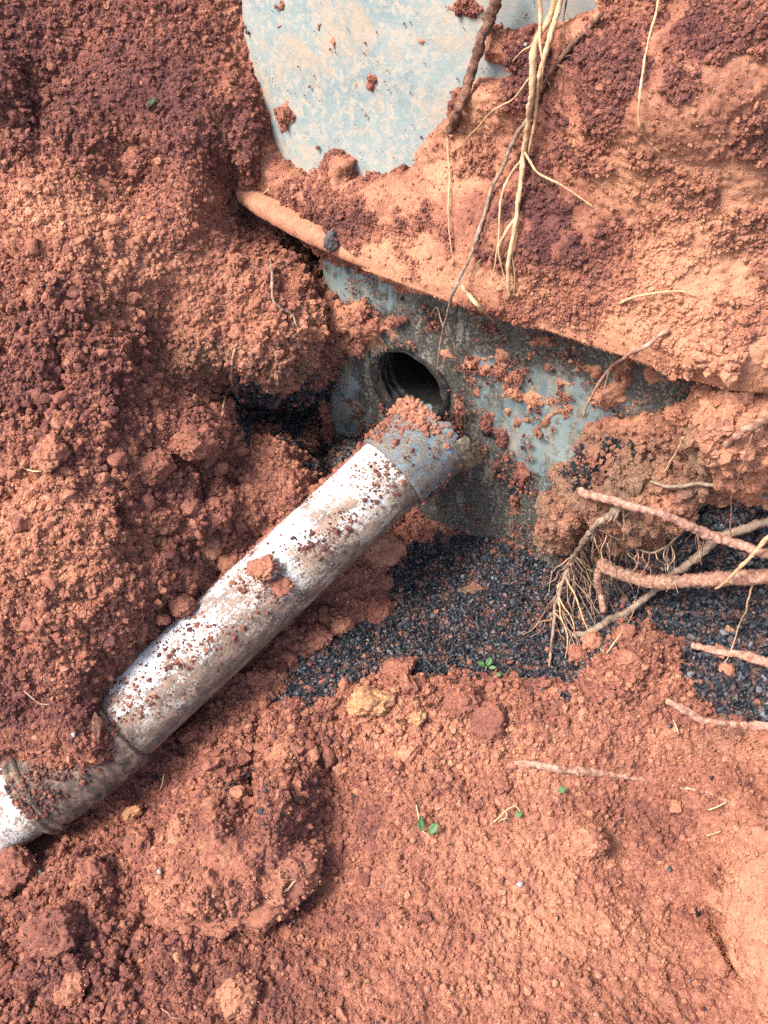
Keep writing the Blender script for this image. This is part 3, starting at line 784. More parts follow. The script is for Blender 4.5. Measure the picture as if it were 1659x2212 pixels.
clump = smooth(0.0, 0.22, fbm(B0, 13, 4, 76)+0.12)           # granular patches against smooth caked ones
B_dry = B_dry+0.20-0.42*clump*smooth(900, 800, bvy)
low = bvy > 860
SMB = [(1420,560,140,150,.35),(860,520,140,50,.3),(1100,620,180,45,.3)]
rB = np.clip(0.55+0.5*clump+zone(bvx, bvy, [(1350,1020,200,150,.95),(1560,900,100,120,.7),(740,700,110,90,.6)])-zone(bvx, bvy, SMB), 0.2, 1.8)
b1, j1 = lumps(uvB+wvB*2, 0.075, 11, 0.25, 0.7, 0.5)
b2, j2 = lumps(uvB+wvB*1.4, 0.034, 12, 0.28, 0.78, 0.7)
b3, j3 = lumps(uvB+wvB*0.8, 0.0155, 13, 0.3, 0.8, 0.85)
b4, j4 = lumps(uvB+wvB*0.4, 0.0085, 14, 0.35, 0.8, 0.9)
thin = smooth(-0.004, 0.03, T)
dB = (fbm(B0, 8, 4, 80)*0.014*thin+billow(B0, 24, 3, 86)*0.005*thin*rB+np.maximum(0, rB-0.7)*b1*0.075*0.22*thin+billow(B0, 13, 4, 88, 0.7)*0.036*thin*np.clip(rB-0.9, 0, 0.9)+np.maximum(0, rB-0.35)*b2*0.034*0.22*thin
      + np.maximum(0.1, rB-0.15)*b3*0.0155*0.24+(0.45+0.4*rB)*b4*0.0085*0.34+fbm(B0, 40, 5, 84, 0.75)*0.010*thin*(0.35+0.65*rB)+billow(B0, 85, 3, 87, 0.7)*0.0026*rB-0.005*(1-smooth(0.0, 0.05, T))+fbm(B0, 110, 3, 81)*0.0032+fbm(B0, 300, 2, 82)*0.0015)
nearrim = np.exp(-(np.maximum(0, Z-ZR-0.037)/0.03)**2)*(Z > ZR-0.01)*smooth(1.0, 0.5, S)
dB = dB*(1-0.6*nearrim)-0.003*nearrim
B1 = B0+dB[..., None]*BN
B_dry = B_dry+(j2-0.5)*0.16*(b2 > 0)+(j3-0.5)*0.20*(b3 > 0)
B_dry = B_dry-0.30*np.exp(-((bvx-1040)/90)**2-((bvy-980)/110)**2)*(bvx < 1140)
B_blk = 0.62*smooth(-0.05, 0.25, fbm(B0, 20, 4, 83))*smooth(860, 960, bvy)*smooth(1640, 1480, bvx)
B_och = np.clip(0.72*smooth(870, 980, bvy)*smooth(1640, 1500, bvx)*(0.75+1.3*fbm(B0, 15, 4, 89)), 0, 1)*(bvx > 1150)
cT = np.maximum(np.maximum(T[:-1, :-1], T[1:, 1:]), np.maximum(T[1:, :-1], T[:-1, 1:]))
kpB = cT > -0.03
kpB &= ~((Z[:-1, :-1] > ZR-0.012) & (Z[:-1, :-1] < ZR+0.026) & (bvx[:-1, :-1] < 790))
kpB &= ~((S[:-1, :-1] < S_UC-0.10) & (Z[:-1, :-1] > ZR))
kpB &= ~((S[:-1, :-1] < S_LC+0.0) & (Z[:-1, :-1] < ZR-0.01))
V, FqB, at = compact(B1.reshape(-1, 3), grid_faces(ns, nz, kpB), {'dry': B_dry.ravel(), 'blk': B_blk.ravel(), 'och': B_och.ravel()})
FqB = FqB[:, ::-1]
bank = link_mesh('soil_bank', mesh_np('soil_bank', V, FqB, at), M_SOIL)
tag(bank, 'red and orange soil bank heaped over the rim and clinging to the tank', 'soil', kind='structure')

# ================================================================== surface finder
def build_bvh():
    vs = []; fs = []
    st = 3
    a = A1[::st, ::st]; ins = inside[::st, ::st]
    k = ~(ins[:-1, :-1] & ins[1:, 1:])
    f = grid_faces(a.shape[0], a.shape[1], k)
    vs.append(a.reshape(-1, 3)); fs.append(f); o = a.shape[0]*a.shape[1]
    b = B1[::st, ::st]; tb = T[::st, ::st]
    k = (tb[:-1, :-1] > -0.01)
    fs.append(grid_faces(b.shape[0], b.shape[1], k)+o); vs.append(b.reshape(-1, 3)); o += b.shape[0]*b.shape[1]
    s2, z2 = np.meshgrid(np.linspace(S_LC, S_R, 60), np.linspace(Z_BOT, ZR, 40), indexing='ij')
    vs.append(smz(s2, q(s2)-OVER, z2).reshape(-1, 3)); fs.append(grid_faces(60, 40)+o); o += 2400
    s2, z2 = np.meshgrid(np.linspace(S_UC, S_R, 60), np.linspace(ZR, Z_TOP, 40), indexing='ij')
    vs.append(smz(s2, q(s2)-0.095-0.10*(z2-ZR), z2).reshape(-1, 3)); fs.append(grid_faces(60, 40)+o)
    return BVHTree.FromPolygons(np.concatenate(vs).tolist(), np.concatenate(fs).tolist())
BVH = build_bvh()
def hit(vx, vy):
    r = rays(np.array([vx]), np.array([vy]))[0]
    loc, nrm, idx, d = BVH.ray_cast(Vector(CAM), Vector(r))
    if loc is None:
        return np.array(dep(vx, vy, 2.0)), np.array(-FWD)
    n = np.array(nrm)
    if n@r > 0: n = -n
    return np.array(loc), n
def at_lift(vx, vy, lift):
    p, n = hit(vx, vy)
    r = rays(np.array([vx]), np.array([vy]))[0]
    return p-r*lift
#PART2
# ================================================================== PIPES
def frame_of(axis):
    axis = axis/np.linalg.norm(axis)
    side = np.cross(axis, np.array([0, 0, 1.0])); side /= np.linalg.norm(side)
    up = np.cross(side, axis)
    return side, up, axis
def tube_mesh(name, L, prof, nseg, nlen, dent=0.0, seed=0, grime_bias=0.3, cap=False, wobble_end=0.0, arc=None):
    """pipe along local z; prof = list of (z, r) outer then inner; local y is the upper side"""
    zs = []; rs = []
    for (z0, r0), (z1, r1) in zip(prof, prof[1:]):
        k = max(1, int(abs(z1-z0)/L*nlen))
        for i in range(k):
            zs.append(z0+(z1-z0)*i/k); rs.append(r0+(r1-r0)*i/k)
    zs.append(prof[-1][0]); rs.append(prof[-1][1])
    th = np.linspace(0, 2*np.pi, nseg, endpoint=False)
    Zs, TH = np.meshgrid(zs, th, indexing='ij'); Rr = np.array(rs)[:, None]+0*TH
    P = np.stack([Rr*np.cos(TH), Rr*np.sin(TH), Zs], -1)
    if dent:
        Rr = Rr+fbm(P, 7, 3, seed)*dent+fbm(P, 60, 3, seed+3)*dent*0.35
    if wobble_end:
        endw = smooth(0.03, 0.0, np.abs(Zs-max(zs)))
        Zs = Zs+endw*fbm(P, 26, 3, seed+9)*wobble_end
    P = np.stack([Rr*np.cos(TH), Rr*np.sin(TH), Zs], -1)
    n = len(zs)
    i = np.arange(n*nseg).reshape(n, nseg); j = np.roll(i, -1, axis=1)
    Fq = np.stack([i[:-1], j[:-1], j[1:], i[1:]], -1).reshape(-1, 4)
    if arc is not None:
        tc_ = TH.ravel()[Fq[:, 0]]; tc_ = (tc_+np.pi) % (2*np.pi)-np.pi
        Fq = Fq[(tc_ > arc[0]) & (tc_ < arc[1])]
    g = grime_bias*np.cos(TH+0.6)*0.55
    return mesh_np(name, P.reshape(-1, 3), Fq, {'grime': g.ravel()})
def place_pipe(o, a, axis, sideflip=1):
    s, u, ax = frame_of(axis)
    m = Matrix(((s[0], u[0], ax[0], a[0]), (s[1], u[1], ax[1], a[1]), (s[2], u[2], ax[2], a[2]), (0, 0, 0, 1)))
    o.matrix_world = m
PR = 0.0815
pa = dep(250, 1577, 1.985); pb = dep(856, 1014, 2.10)
axis = (pb-pa)/np.linalg.norm(pb-pa); PL = float(np.linalg.norm(pb-pa))
def pipe_obj(name, a, ax, L, prof, mat, nseg=112, nlen=150, **kw):
    me = tube_mesh(name, L, prof, nseg, nlen, **kw)
    o = link_mesh(name, me, mat)
    place_pipe(o, a, ax)
    return o
def part_of(child, parent):
    mw = child.matrix_world.copy()
    bpy.context.view_layer.update()
    child.parent = parent
    child.matrix_parent_inverse = parent.matrix_world.inverted()
    child.matrix_world = mw
pipe = pipe_obj('white_pipe', pa-axis*0.05, axis, PL+0.09, [(0, PR-.006), (0, PR), (PL+0.09, PR), (PL+0.09, PR-0.006), (PL*0.7, PR-0.006)], M_PIPE, dent=0.0012, seed=3, grime_bias=0.75)
tag(pipe, 'long white plastic drain pipe smeared with dirt, sloping from the hole', 'pipe')
# blue-grey socket at the upper end
fit = pipe_obj('pipe_socket', pb-axis*0.012, axis, 0.14,
               [(0.0, PR+.0012), (0.0, PR+0.006), (0.004, PR+0.0085), (0.06, PR+0.009), (0.10, PR+0.010), (0.110, PR+0.013), (0.132, PR+0.014), (0.142, PR+0.010), (0.142, PR+0.004), (0.06, PR+0.001)],
               M_FIT, nlen=90, dent=0.004, seed=14, wobble_end=0.03)
tag(fit, 'blue-grey mud-caked pipe socket leaning under the round hole', 'pipe fitting')
lip = pipe_obj('torn_lip', pb+axis*0.105, axis, 0.03, [(0.0, PR+0.0125), (0.004, PR+0.018), (0.014, PR+0.026), (0.026, PR+0.028), (0.024, PR+0.010)], M_LIP, nlen=24, dent=0.004, seed=23, wobble_end=0.03, arc=(-0.9, 0.55))
part_of(lip, fit)
tag(lip, 'ragged beige lip of the socket')
# lower coupling: a slight bend, then the next pipe
def bend_tube(name, pts, radf, mat, nseg=72, step=0.004, dent=0.0015, seed=5, grime=0.3):
    pts = np.array(pts, float)
    c = catmull(pts, step)
    return sweep(name, c, radf, mat, nseg, dent, seed, grime)
def catmull(pts, step):
    pts = np.asarray(pts, float)
    if len(pts) == 2:
        n = max(2, int(np.linalg.norm(pts[1]-pts[0])/step)); t = np.linspace(0, 1, n)[:, None]
        return pts[0]*(1-t)+pts[1]*t
    P = np.vstack([2*pts[0]-pts[1], pts, 2*pts[-1]-pts[-2]])
    outp = []
    for i in range(1, len(P)-2):
        p0, p1, p2, p3 = P[i-1], P[i], P[i+1], P[i+2]
        n = max(2, int(np.linalg.norm(p2-p1)/step))
        for t in np.linspace(0, 1, n, endpoint=False):
            outp.append(0.5*((2*p1)+(-p0+p2)*t+(2*p0-5*p1+4*p2-p3)*t*t+(-p0+3*p1-3*p2+p3)*t**3))
    outp.append(P[-2])
    return np.array(outp)
def sweep_mesh(name, c, rad, nseg, dent=0.0, seed=0, freq=60, grime=0.0, close=True):
    n = len(c)
    tg = np.gradient(c, axis=0); tg /= np.linalg.norm(tg, axis=1, keepdims=True)+1e-12
    e1 = np.zeros_like(c)
    ref = np.array([0, 0, 1.0]) if abs(tg[0, 2]) < 0.9 else np.array([1.0, 0, 0])
    v = ref-tg[0]*(ref@tg[0]); v /= np.linalg.norm(v); e1[0] = v
    for i in range(1, n):
        v = e1[i-1]-tg[i]*(e1[i-1]@tg[i]); e1[i] = v/(np.linalg.norm(v)+1e-12)
    e2 = np.cross(tg, e1)
    th = np.linspace(0, 2*np.pi, nseg, endpoint=False)
    ring = np.cos(th)[None, :, None]*e1[:, None]+np.sin(th)[None, :, None]*e2[:, None]
    rad = np.asarray(rad)
    P = c[:, None]+ring*rad[:, None, None]
    if dent:
        P = P+ring*(fbm(P, freq, 3, seed)[..., None]*np.minimum(dent, rad*0.45)[:, None, None])
    i = np.arange(n*nseg).reshape(n, nseg); j = np.roll(i, -1, axis=1)
    Fq = np.stack([i[:-1], j[:-1], j[1:], i[1:]], -1).reshape(-1, 4)
    V = P.reshape(-1, 3)
    if close:
        V = np.vstack([V, c[0]-tg[0]*rad[0]*0.3, c[-1]+tg[-1]*rad[-1]*0.5])
        a = n*nseg; b = a+1
        k = np.arange(nseg); k2 = np.roll(k, -1)
        f1 = np.stack([k2, k, np.full(nseg, a), np.full(nseg, a)], -1)
        f2 = np.stack([(n-1)*nseg+k, (n-1)*nseg+k2, np.full(nseg, b), np.full(nseg, b)], -1)
        faces = [tuple(f) for f in Fq]+[tuple(f[:3]) for f in f1]+[tuple(f[:3]) for f in f2]
        me = pymesh(name, V, faces)
    else:
        me = mesh_np(name, V, Fq)
    at = me.attributes.new('grime', 'FLOAT', 'POINT')
    gz = (ring@np.array([0, 0, 1.0])).ravel()
    gv = np.zeros(len(V)); gv[:len(gz)] = -gz*grime
    at.data.foreach_set('value', gv.astype(np.float32))
    return me
def sweep(name, c, rad, mat, nseg, dent, seed, grime, parent=None):
    return link_mesh(name, sweep_mesh(name, c, rad, nseg, dent, seed, 40, grime, False), mat, parent)
c0 = dep(268, 1560, 1.985); c1 = dep(163, 1648, 1.975); c2 = dep(62, 1716, 1.965); c3 = dep(-60, 1792, 1.955); c4 = dep(-330, 1960, 1.93)
cc = catmull([c0, c1, c2], 0.004)
tt = np.linspace(0, 1, len(cc))
rad = PR+0.0085+0.004*smooth(0.86, 0.9, tt)*smooth(1.0, 0.97, tt)+0*tt
rad[0] = PR+0.001; rad[-1] = PR+0.001
coup = sweep('pipe_coupling', cc, rad, M_COUP, 96, 0.002, 8, 0.1)
tag(coup, 'dark mud-covered pipe coupling at the lower end of the white pipe', 'pipe fitting')
rings = catmull([c1*0.32+c2*0.68, c2*0.94+c1*0.06], 0.002)
tr = np.linspace(0, 1, len(rings))
ringo = link_mesh('collar_ring', sweep_mesh('collar_ring', rings, PR+0.011+0.005*np.abs(np.sin(tr*2*np.pi)), 96, 0.0015, 4, 40, 0.1, False), M_COUP, coup)
lp = catmull([c2*0.9+c1*0.1, c3, c4], 0.006)
pipe2 = sweep('drain_pipe', lp, np.full(len(lp), PR), M_PIPE2, 96, 0.0015, 18, 0.35)
tag(pipe2, 'short run of stained white pipe beyond the coupling, leaving the frame', 'pipe')

# ================================================================== SCATTERED STUFF (instanced crumbs and gravel)
def crumb_tree(mat, angular, levels=2, nvar=4, amp=0.55):
    nt = bpy.data.node_groups.new('scatter', 'GeometryNodeTree')
    nt.interface.new_socket('Geometry', in_out='INPUT', socket_type='NodeSocketGeometry')
    nt.interface.new_socket('Geometry', in_out='OUTPUT', socket_type='NodeSocketGeometry')
    N = nt.nodes; Lk = nt.links
    gi = N.new('NodeGroupInput'); go = N.new('NodeGroupOutput')
    join = N.new('GeometryNodeJoinGeometry')
    for v in range(nvar):
        ico = N.new('GeometryNodeMeshIcoSphere'); ico.inputs['Radius'].default_value = 1.0; ico.inputs['Subdivisions'].default_value = levels
        sp = N.new('GeometryNodeSetPosition')
        pos = N.new('GeometryNodeInputPosition')
        nz = N.new('ShaderNodeTexNoise'); nz.noise_dimensions = '4D'
        nz.inputs['W'].default_value = 3.7*v+1.3; nz.inputs['Scale'].default_value = 0.95 if angular else 1.9
        nz.inputs['Detail'].default_value = 0.6 if angular else 3.0
        Lk.new(pos.outputs[0], nz.inputs['Vector'])
        sub = N.new('ShaderNodeVectorMath'); sub.operation = 'SUBTRACT'; sub.inputs[1].default_value = (0.5, 0.5, 0.5)
        Lk.new(nz.outputs['Color'], sub.inputs[0])
        sc = N.new('ShaderNodeVectorMath'); sc.operation = 'SCALE'; sc.inputs['Scale'].default_value = amp*(2.6 if angular else 2.0)
        Lk.new(sub.outputs[0], sc.inputs[0])
        Lk.new(sc.outputs[0], sp.inputs['Offset'])
        Lk.new(ico.outputs[0], sp.inputs['Geometry'])
        sm = N.new('GeometryNodeSetShadeSmooth'); sm.inputs['Shade Smooth'].default_value = False
        Lk.new(sp.outputs[0], sm.inputs[0])
        mt = N.new('GeometryNodeSetMaterial'); mt.inputs['Material'].default_value = mat
        Lk.new(sm.outputs[0], mt.inputs[0])
        g2 = N.new('GeometryNodeGeometryToInstance'); Lk.new(mt.outputs[0], g2.inputs[0])
        Lk.new(g2.outputs[0], join.inputs[0])
    iop = N.new('GeometryNodeInstanceOnPoints')
    Lk.new(gi.outputs[0], iop.inputs['Points']); Lk.new(join.outputs[0], iop.inputs['Instance'])
    iop.inputs['Pick Instance'].default_value = True
    def named(n, t):
        x = N.new('GeometryNodeInputNamedAttribute'); x.data_type = t; x.inputs['Name'].default_value = n
        return x.outputs['Attribute']
    Lk.new(named('pick', 'INT'), iop.inputs['Instance Index'])
    Lk.new(named('scl', 'FLOAT_VECTOR'), iop.inputs['Scale'])
    e2r = N.new('FunctionNodeEulerToRotation'); Lk.new(named('rot', 'FLOAT_VECTOR'), e2r.inputs[0])
    Lk.new(e2r.outputs[0], iop.inputs['Rotation'])
    Lk.new(iop.outputs[0], go.inputs[0])
    return nt
TREE_CRUMB = crumb_tree(M_CRUMB, False, 2, 5, 1.05)
TREE_GRAV = crumb_tree(M_GRAVEL, True, 1, 5, 0.62)
def scatter(name, P, size, dry, tree, blk=None, parent=None, flat=0.55, och=None):
    n = len(P)
    me = bpy.data.meshes.new(name)
    me.vertices.add(n); me.vertices.foreach_set('co', np.ascontiguousarray(P, np.float32).ravel())
    def put(nm, ty, arr, key='value'):
        a = me.attributes.new(nm, ty, 'POINT'); a.data.foreach_set(key, arr)
    put('pick', 'INT', rng.integers(0, 5, n).astype(np.int32))
    sc = size[:, None]*rng.uniform(flat, 1.25, (n, 3))
    put('scl', 'FLOAT_VECTOR', sc.astype(np.float32).ravel(), 'vector')
    put('rot', 'FLOAT_VECTOR', rng.uniform(0, 6.283, (n, 3)).astype(np.float32).ravel(), 'vector')
    put('dry', 'FLOAT', np.asarray(dry, np.float32))
    put('blk', 'FLOAT', np.zeros(n, np.float32) if blk is None else np.asarray(blk, np.float32))
    put('och', 'FLOAT', np.zeros(n, np.float32) if och is None else np.asarray(och, np.float32))
    o = bpy.data.objects.new(name, me); COL.objects.link(o)
    if parent is not None:
        o.parent = parent; o.matrix_parent_inverse = parent.matrix_world.inverted()
    md = o.modifiers.new('scatter', 'NODES'); md.node_group = tree
    o['kind'] = 'stuff'
    return o
def pick_cells(P, weight, n):
    """n random points on a grid surface, weight per vertex; returns points and flat cell index"""
    a = P[1:, :-1]-P[:-1, :-1]; b = P[:-1, 1:]-P[:-1, :-1]
    ar = np.linalg.norm(np.cross(a, b), axis=-1)
    ar = np.minimum(ar, 4e-4)*weight[:-1, :-1]
    c = np.cumsum(ar.ravel()); idx = np.searchsorted(c, rng.uniform(0, c[-1], n))
    i, j = np.unravel_index(np.minimum(idx, ar.size-1), ar.shape)
    u = rng.random(n)[:, None]; v = rng.random(n)[:, None]
    p = P[i, j]*(1-u)*(1-v)+P[i+1, j]*u*(1-v)+P[i, j+1]*(1-u)*v+P[i+1, j+1]*u*v
    return p, i, j
def sizes(n, lo, hi, power=2.4):
    u = rng.random(n)
    return (lo**(1-power)+u*(hi**(1-power)-lo**(1-power)))**(1/(1-power))
frameA = ((avx > -60) & (avx < 1720) & (avy > -60) & (avy < 2290) & ~inside).astype(float)
# gravel
gw = frameA*(smooth(0.35, 0.7, A_blk)+0.0015*(avy > 1430)*smooth(-0.1, 0.3, fbm(A0, 9, 3, 9)))
gp, gi_, gj_ = pick_cells(A1, gw, 46000)
gs = sizes(46000, 0.0019, 0.0066, 2.4)*(0.95+0.45*smooth(1200, 1550, avx[gi_, gj_]))
gp = gp+AN[gi_, gj_]*(gs*rng.uniform(-0.2, 0.9, len(gs)))[:, None]
grav = scatter('gravel', gp, gs, rng.random(len(gs)), TREE_GRAV, flat=0.6)
tag(grav, 'black crushed gravel on the pit floor and in the cavity beside the tank', 'gravel', kind='stuff')
# soil crumbs on the pit
sw = frameA*(1-0.82*smooth(0.3, 0.7, A_blk))*np.clip(rough*0.9, 0.25, 1.5)
n = 210000
sp_, si, sj = pick_cells(A1, sw, n)
szs = sizes(n, 0.0012, 0.0085, 3.0)*(0.62+0.35*np.clip(rough[si, sj], 0.3, 1.4))
sp_ = sp_+AN[si, sj]*(szs*rng.uniform(-0.1, 0.65, n))[:, None]
cr = scatter('soil_crumbs', sp_, szs, A_dry[si, sj]+rng.normal(0.02, 0.15, n), TREE_CRUMB, A_blk[si, sj]*0.0, och=A_och[si, sj])
tag(cr, 'loose red soil crumbs strewn over the pit floor and left bank', 'soil crumbs', kind='stuff')
# broken lumps of clay, a few centimetres across
M_LUMP = soil_mat('red_soil_lump', True)
TREE_LUMP = crumb_tree(M_LUMP, True, 3, 5, 0.60)
lw = frameA*(1-0.75*smooth(0.3, 0.7, A_blk))*(0.05+zone(avx, avy, [(130,850,160,300,.8),(150,1250,150,200,.6),(420,1150,120,150,.9),(430,950,80,80,.8),(620,1600,260,90,1.2),(850,1530,200,60,1.0),(1100,1560,180,60,.7),(250,1980,280,150,.9),(650,1400,70,90,1.2),(560,780,130,80,.6),(1350,1450,90,60,.8),(400,1700,120,70,1.0)]))
n = 1500
lp_, li, lj = pick_cells(A1, lw, n)
lz = sizes(n, 0.0045, 0.022, 2.8)
lp_ = lp_+AN[li, lj]*(lz*rng.uniform(-0.25, 0.35, n))[:, None]
lo_ = scatter('soil_lumps', lp_, lz, A_dry[li, lj]+rng.normal(0.06, 0.14, n), TREE_LUMP, None, None, 0.5)
tag(lo_, 'broken red soil lumps littering the banks and the heaps beside the pipe', 'soil lumps', kind='stuff')
# crumbs on the bank over the tank
frameB = ((bvx > -60) & (bvx < 1720) & (bvy > -60) & (T > 0.006)).astype(float)*(1-((Z > ZR-.012) & (Z < ZR+.03) & (bvx < 790)))
n = 90000
bw = frameB*np.clip(0.15+0.95*clump*(0.4+rB), 0.12, 1.6)
sp_, si, sj = pick_cells(B1, bw, n)
szs = sizes(n, 0.0011, 0.007, 3.2)*(1+0.9*smooth(0.9, 1.6, rB[si, sj]))*(0.66+0.3*rB[si, sj])
sp_ = sp_+BN[si, sj]*(szs*rng.uniform(-0.1, 0.6, n))[:, None]
cr2 = scatter('soil_crumbs', sp_, szs, B_dry[si, sj]+rng.normal(0.0, 0.14, n), TREE_CRUMB, B_blk[si, sj]*0.6, och=B_och[si, sj])
tag(cr2, 'soil crumbs stuck to the bank above and around the tank', 'soil crumbs', kind='stuff')
# mud spattered on the bare tank
def wall_crumbs(name, polyv, n, lo, hi, up, parent, power=2.6, dry0=0.3, nf=13, thr=0.02):
    xs = np.array(polyv)[:, 0]; ys = np.array(polyv)[:, 1]
    pts = []
    ss_ = np.linspace(S_UC if up else S_LC, 1.0, 160); zz_ = np.linspace(ZR+.03 if up else -0.35, 1.05 if up else ZR-.01, 160)
    SS, ZZ = np.meshgrid(ss_, zz_, indexing='ij')
    off = (-0.095-0.10*(ZZ-ZR)) if up else -OVER
    PW = smz(SS, q(SS)+off, ZZ)
    vx_, vy_, _ = proj(PW)
    wt = (poly_sd(vx_, vy_, polyv) > 0).astype(float)*smooth(thr, thr+0.2, fbm(PW, nf, 4, 99))
    if not up: wt = wt*((SS-HS)**2+(ZZ-HZ)**2 > 0.1**2)
    p, i, j = pick_cells(PW, wt, n)
    s = sizes(n, lo, hi, power)
    p = p+NN*(s*rng.uniform(0.0, 0.7, n)+(0.004 if up else 0.006))[:, None]
    o = scatter(name, p, s, dry0+rng.normal(0, 0.16, n), TREE_CRUMB, (rng.random(n) < (0.0 if up else 0.3))*0.55, parent)
    return o
wc = wall_crumbs('mud_spatter', TANKVIS, 260, 0.0008, 0.0038, True, tank, 3.0, 0.15, 30, -0.25)
wc2 = wall_crumbs('mud_spatter', WALLVIS, 5000, 0.0010, 0.0048, False, tank, 3.0, 0.35, 20, 0.0)
# crumbs lying on the pipe
def tube_crumbs(o, L0, L1, n, r, power, lo, hi, spread, dry0, seedn, thr, parent, up_center=0.5):
    Mx = np.array(o.matrix_world)
    th = math.pi/2+up_center+rng.normal(0, spread, n*4); zz = rng.uniform(L0, L1, n*4)
    loc = np.stack([r*np.cos(th), r*np.sin(th), zz], -1)
    k = fbm(loc, 16, 4, seedn)+0.10*np.cos(th-math.pi/2-up_center)
    sel = np.where(k > thr)[0][:n]
    loc = loc[sel]; th = th[sel]
    s = sizes(len(sel), lo, hi, power)
    loc = loc*np.array([1, 1, 1.0])
    rr = r+s*rng.uniform(0.0, 0.6, len(sel))
    loc[:, 0] = rr*np.cos(th); loc[:, 1] = rr*np.sin(th)
    wp = loc@Mx[:3, :3].T+Mx[:3, 3]
    return scatter('soil_crumbs', wp, s, dry0+rng.normal(0, 0.15, len(sel)), TREE_CRUMB, (rng.random(len(sel)) < 0.03)*0.7, parent)
bpy.context.view_layer.update()
tube_crumbs(pipe, 0.06, PL+0.05, 1500, PR, 3.2, 0.0008, 0.0050, 0.75, 0.36, 123, 0.20, pipe, 0.3)
tube_crumbs(pipe, 0.06, PL+0.05, 900, PR, 3.0, 0.0012, 0.0060, 0.35, 0.10, 143, 0.12, pipe, -0.5)
tube_crumbs(pipe, 0.30, PL+0.04, 1500, PR, 2.5, 0.0016, 0.010, 0.16, 0.40, 124, -0.2, pipe, 1.28)
tube_crumbs(pipe, 0.50, PL+0.05, 900, PR, 2.4, 0.0018, 0.0085, 0.14, 0.42, 126, -0.3, pipe, 1.45)
tube_crumbs(fit, 0.01, 0.125, 500, PR+0.010, 2.5, 0.0014, 0.007, 0.75, 0.45, 127, 0.0, fit, 0.5)
tube_crumbs(fit, 0.085, 0.13, 520, PR+0.012, 2.3, 0.0018, 0.008, 0.5, 0.62, 128, -0.3, fit, 0.35)

#PART3
# ================================================================== ROOTS
def px(r, d=2.0): return r*d/FPX
def root_curve(pts, wob, seed, step=0.0035):
    W = np.array([p[3] if len(p) > 3 and p[3] is not None else at_lift(p[0], p[1], p[2]) for p in pts])
    c = catmull(W, step)
    nz = np.stack([fbm(c, 14, 3, seed), fbm(c, 14, 3, seed+1), fbm(c, 14, 3, seed+2)], -1)
    env = np.minimum(1, np.minimum(np.arange(len(c)), np.arange(len(c))[::-1])/6.0)[:, None]
    return c+nz*wob*env
def root_mesh(name, c, r0, r1, seed, nseg=9, knots=0.25):
    t = np.linspace(0, 1, len(c))
    r = r0+(r1-r0)*t
    r = r*(1+1.3*knots*fbm(c, 45, 4, seed+5, 0.7)+0.2*fbm(c, 18, 2, seed+6))
    return sweep_mesh(name, c, np.maximum(r, 0.0005), nseg, 0.6*max(r0, r1), seed, 140, 0, True)
RC = {}
def root(name, label, pts, w0, w1, mat, cat='root', group=None, wob=0.006, seed=1, branches=(), knots=0.25, partname='rootlet'):
    """w0, w1: width in survey pixels at both ends; branches: (pts, w0, w1) or ('t', fraction, pts...)"""
    c = root_curve(pts, wob, seed)
    d = float(((c-CAM)@FWD).mean())
    o = link_mesh(name, root_mesh(name, c, px(w0*(0.5 if w0 > 12 else 0.58), d), px(w1*(0.5 if w0 > 12 else 0.58), d), seed, 16 if w0 > 12 else 8, knots), mat)
    tag(o, label, cat, group)
    for k, (frac, bp, b0, b1) in enumerate(branches):
        start = c[int(frac*(len(c)-1))]
        bc = root_curve([(0, 0, 0, start)]+list(bp), wob, seed+31*(k+1))
        link_mesh(partname, root_mesh(partname, bc, px(b0*0.62, d), px(b1*0.62, d), seed+7*(k+1), 6, knots), mat, o)
    return o
root('tree_root', 'thick dark brown root crossing the bare upper tank wall', [(1085,-60,.05),(1066,10,.045),(1040,70,.04),(1014,150,.035),(992,225,.02),(968,288,.004)], 25, 20, M_ROOT_DARK, seed=10, knots=0.35, wob=0.008)
root('tree_root', 'longest pale root hanging down the bank from the top edge', [(1215,-70,.05),(1200,0,.05),(1184,45,.05),(1156,100,.045),(1150,190,.04),(1140,265,.035),(1132,330,.03),(1128,385,.03),(1116,450,.025),(1108,500,.02),(1098,585,.018),(1100,640,.01)], 15, 8, M_ROOT_PALE, seed=20, wob=0.004, branches=[
    (0.55, [(1165,374,.025),(1215,402,.02),(1280,446,.006)], 5, 3),
    (0.57, [(1100,385,.025),(1084,430,.02),(1080,500,.015),(1070,560,.01),(1062,605,.004)], 6, 2.5),
    (0.74, [(1090,505,.02),(1078,540,.015),(1088,590,.01),(1096,610,.004)], 7, 3),
    (0.82, [(1108,560,.012),(1112,600,.01),(1108,640,.004)], 4, 2),
    (0.30, [(1110,212,.03),(1066,240,.02),(1022,285,.012),(985,320,.004)], 4, 2),
    (0.22, [(1120,115,.03),(1095,150,.015)], 3.5, 2)])
root('tree_root', 'pale root strand running beside the longest hanging root', [(1225,-60,.055),(1206,12,.05),(1184,95,.04),(1166,165,.035),(1160,225,.03),(1150,290,.025),(1140,340,.01)], 11, 6, M_ROOT_PALE, seed=30, wob=0.004)
root('tree_root', 'thin pale root strand at the top between the two thicker ones', [(1163,-50,.06),(1165,30,.055),(1166,80,.05),(1172,140,.04),(1164,200,.025)], 8, 4, M_ROOT_PALE, seed=40, wob=0.003)
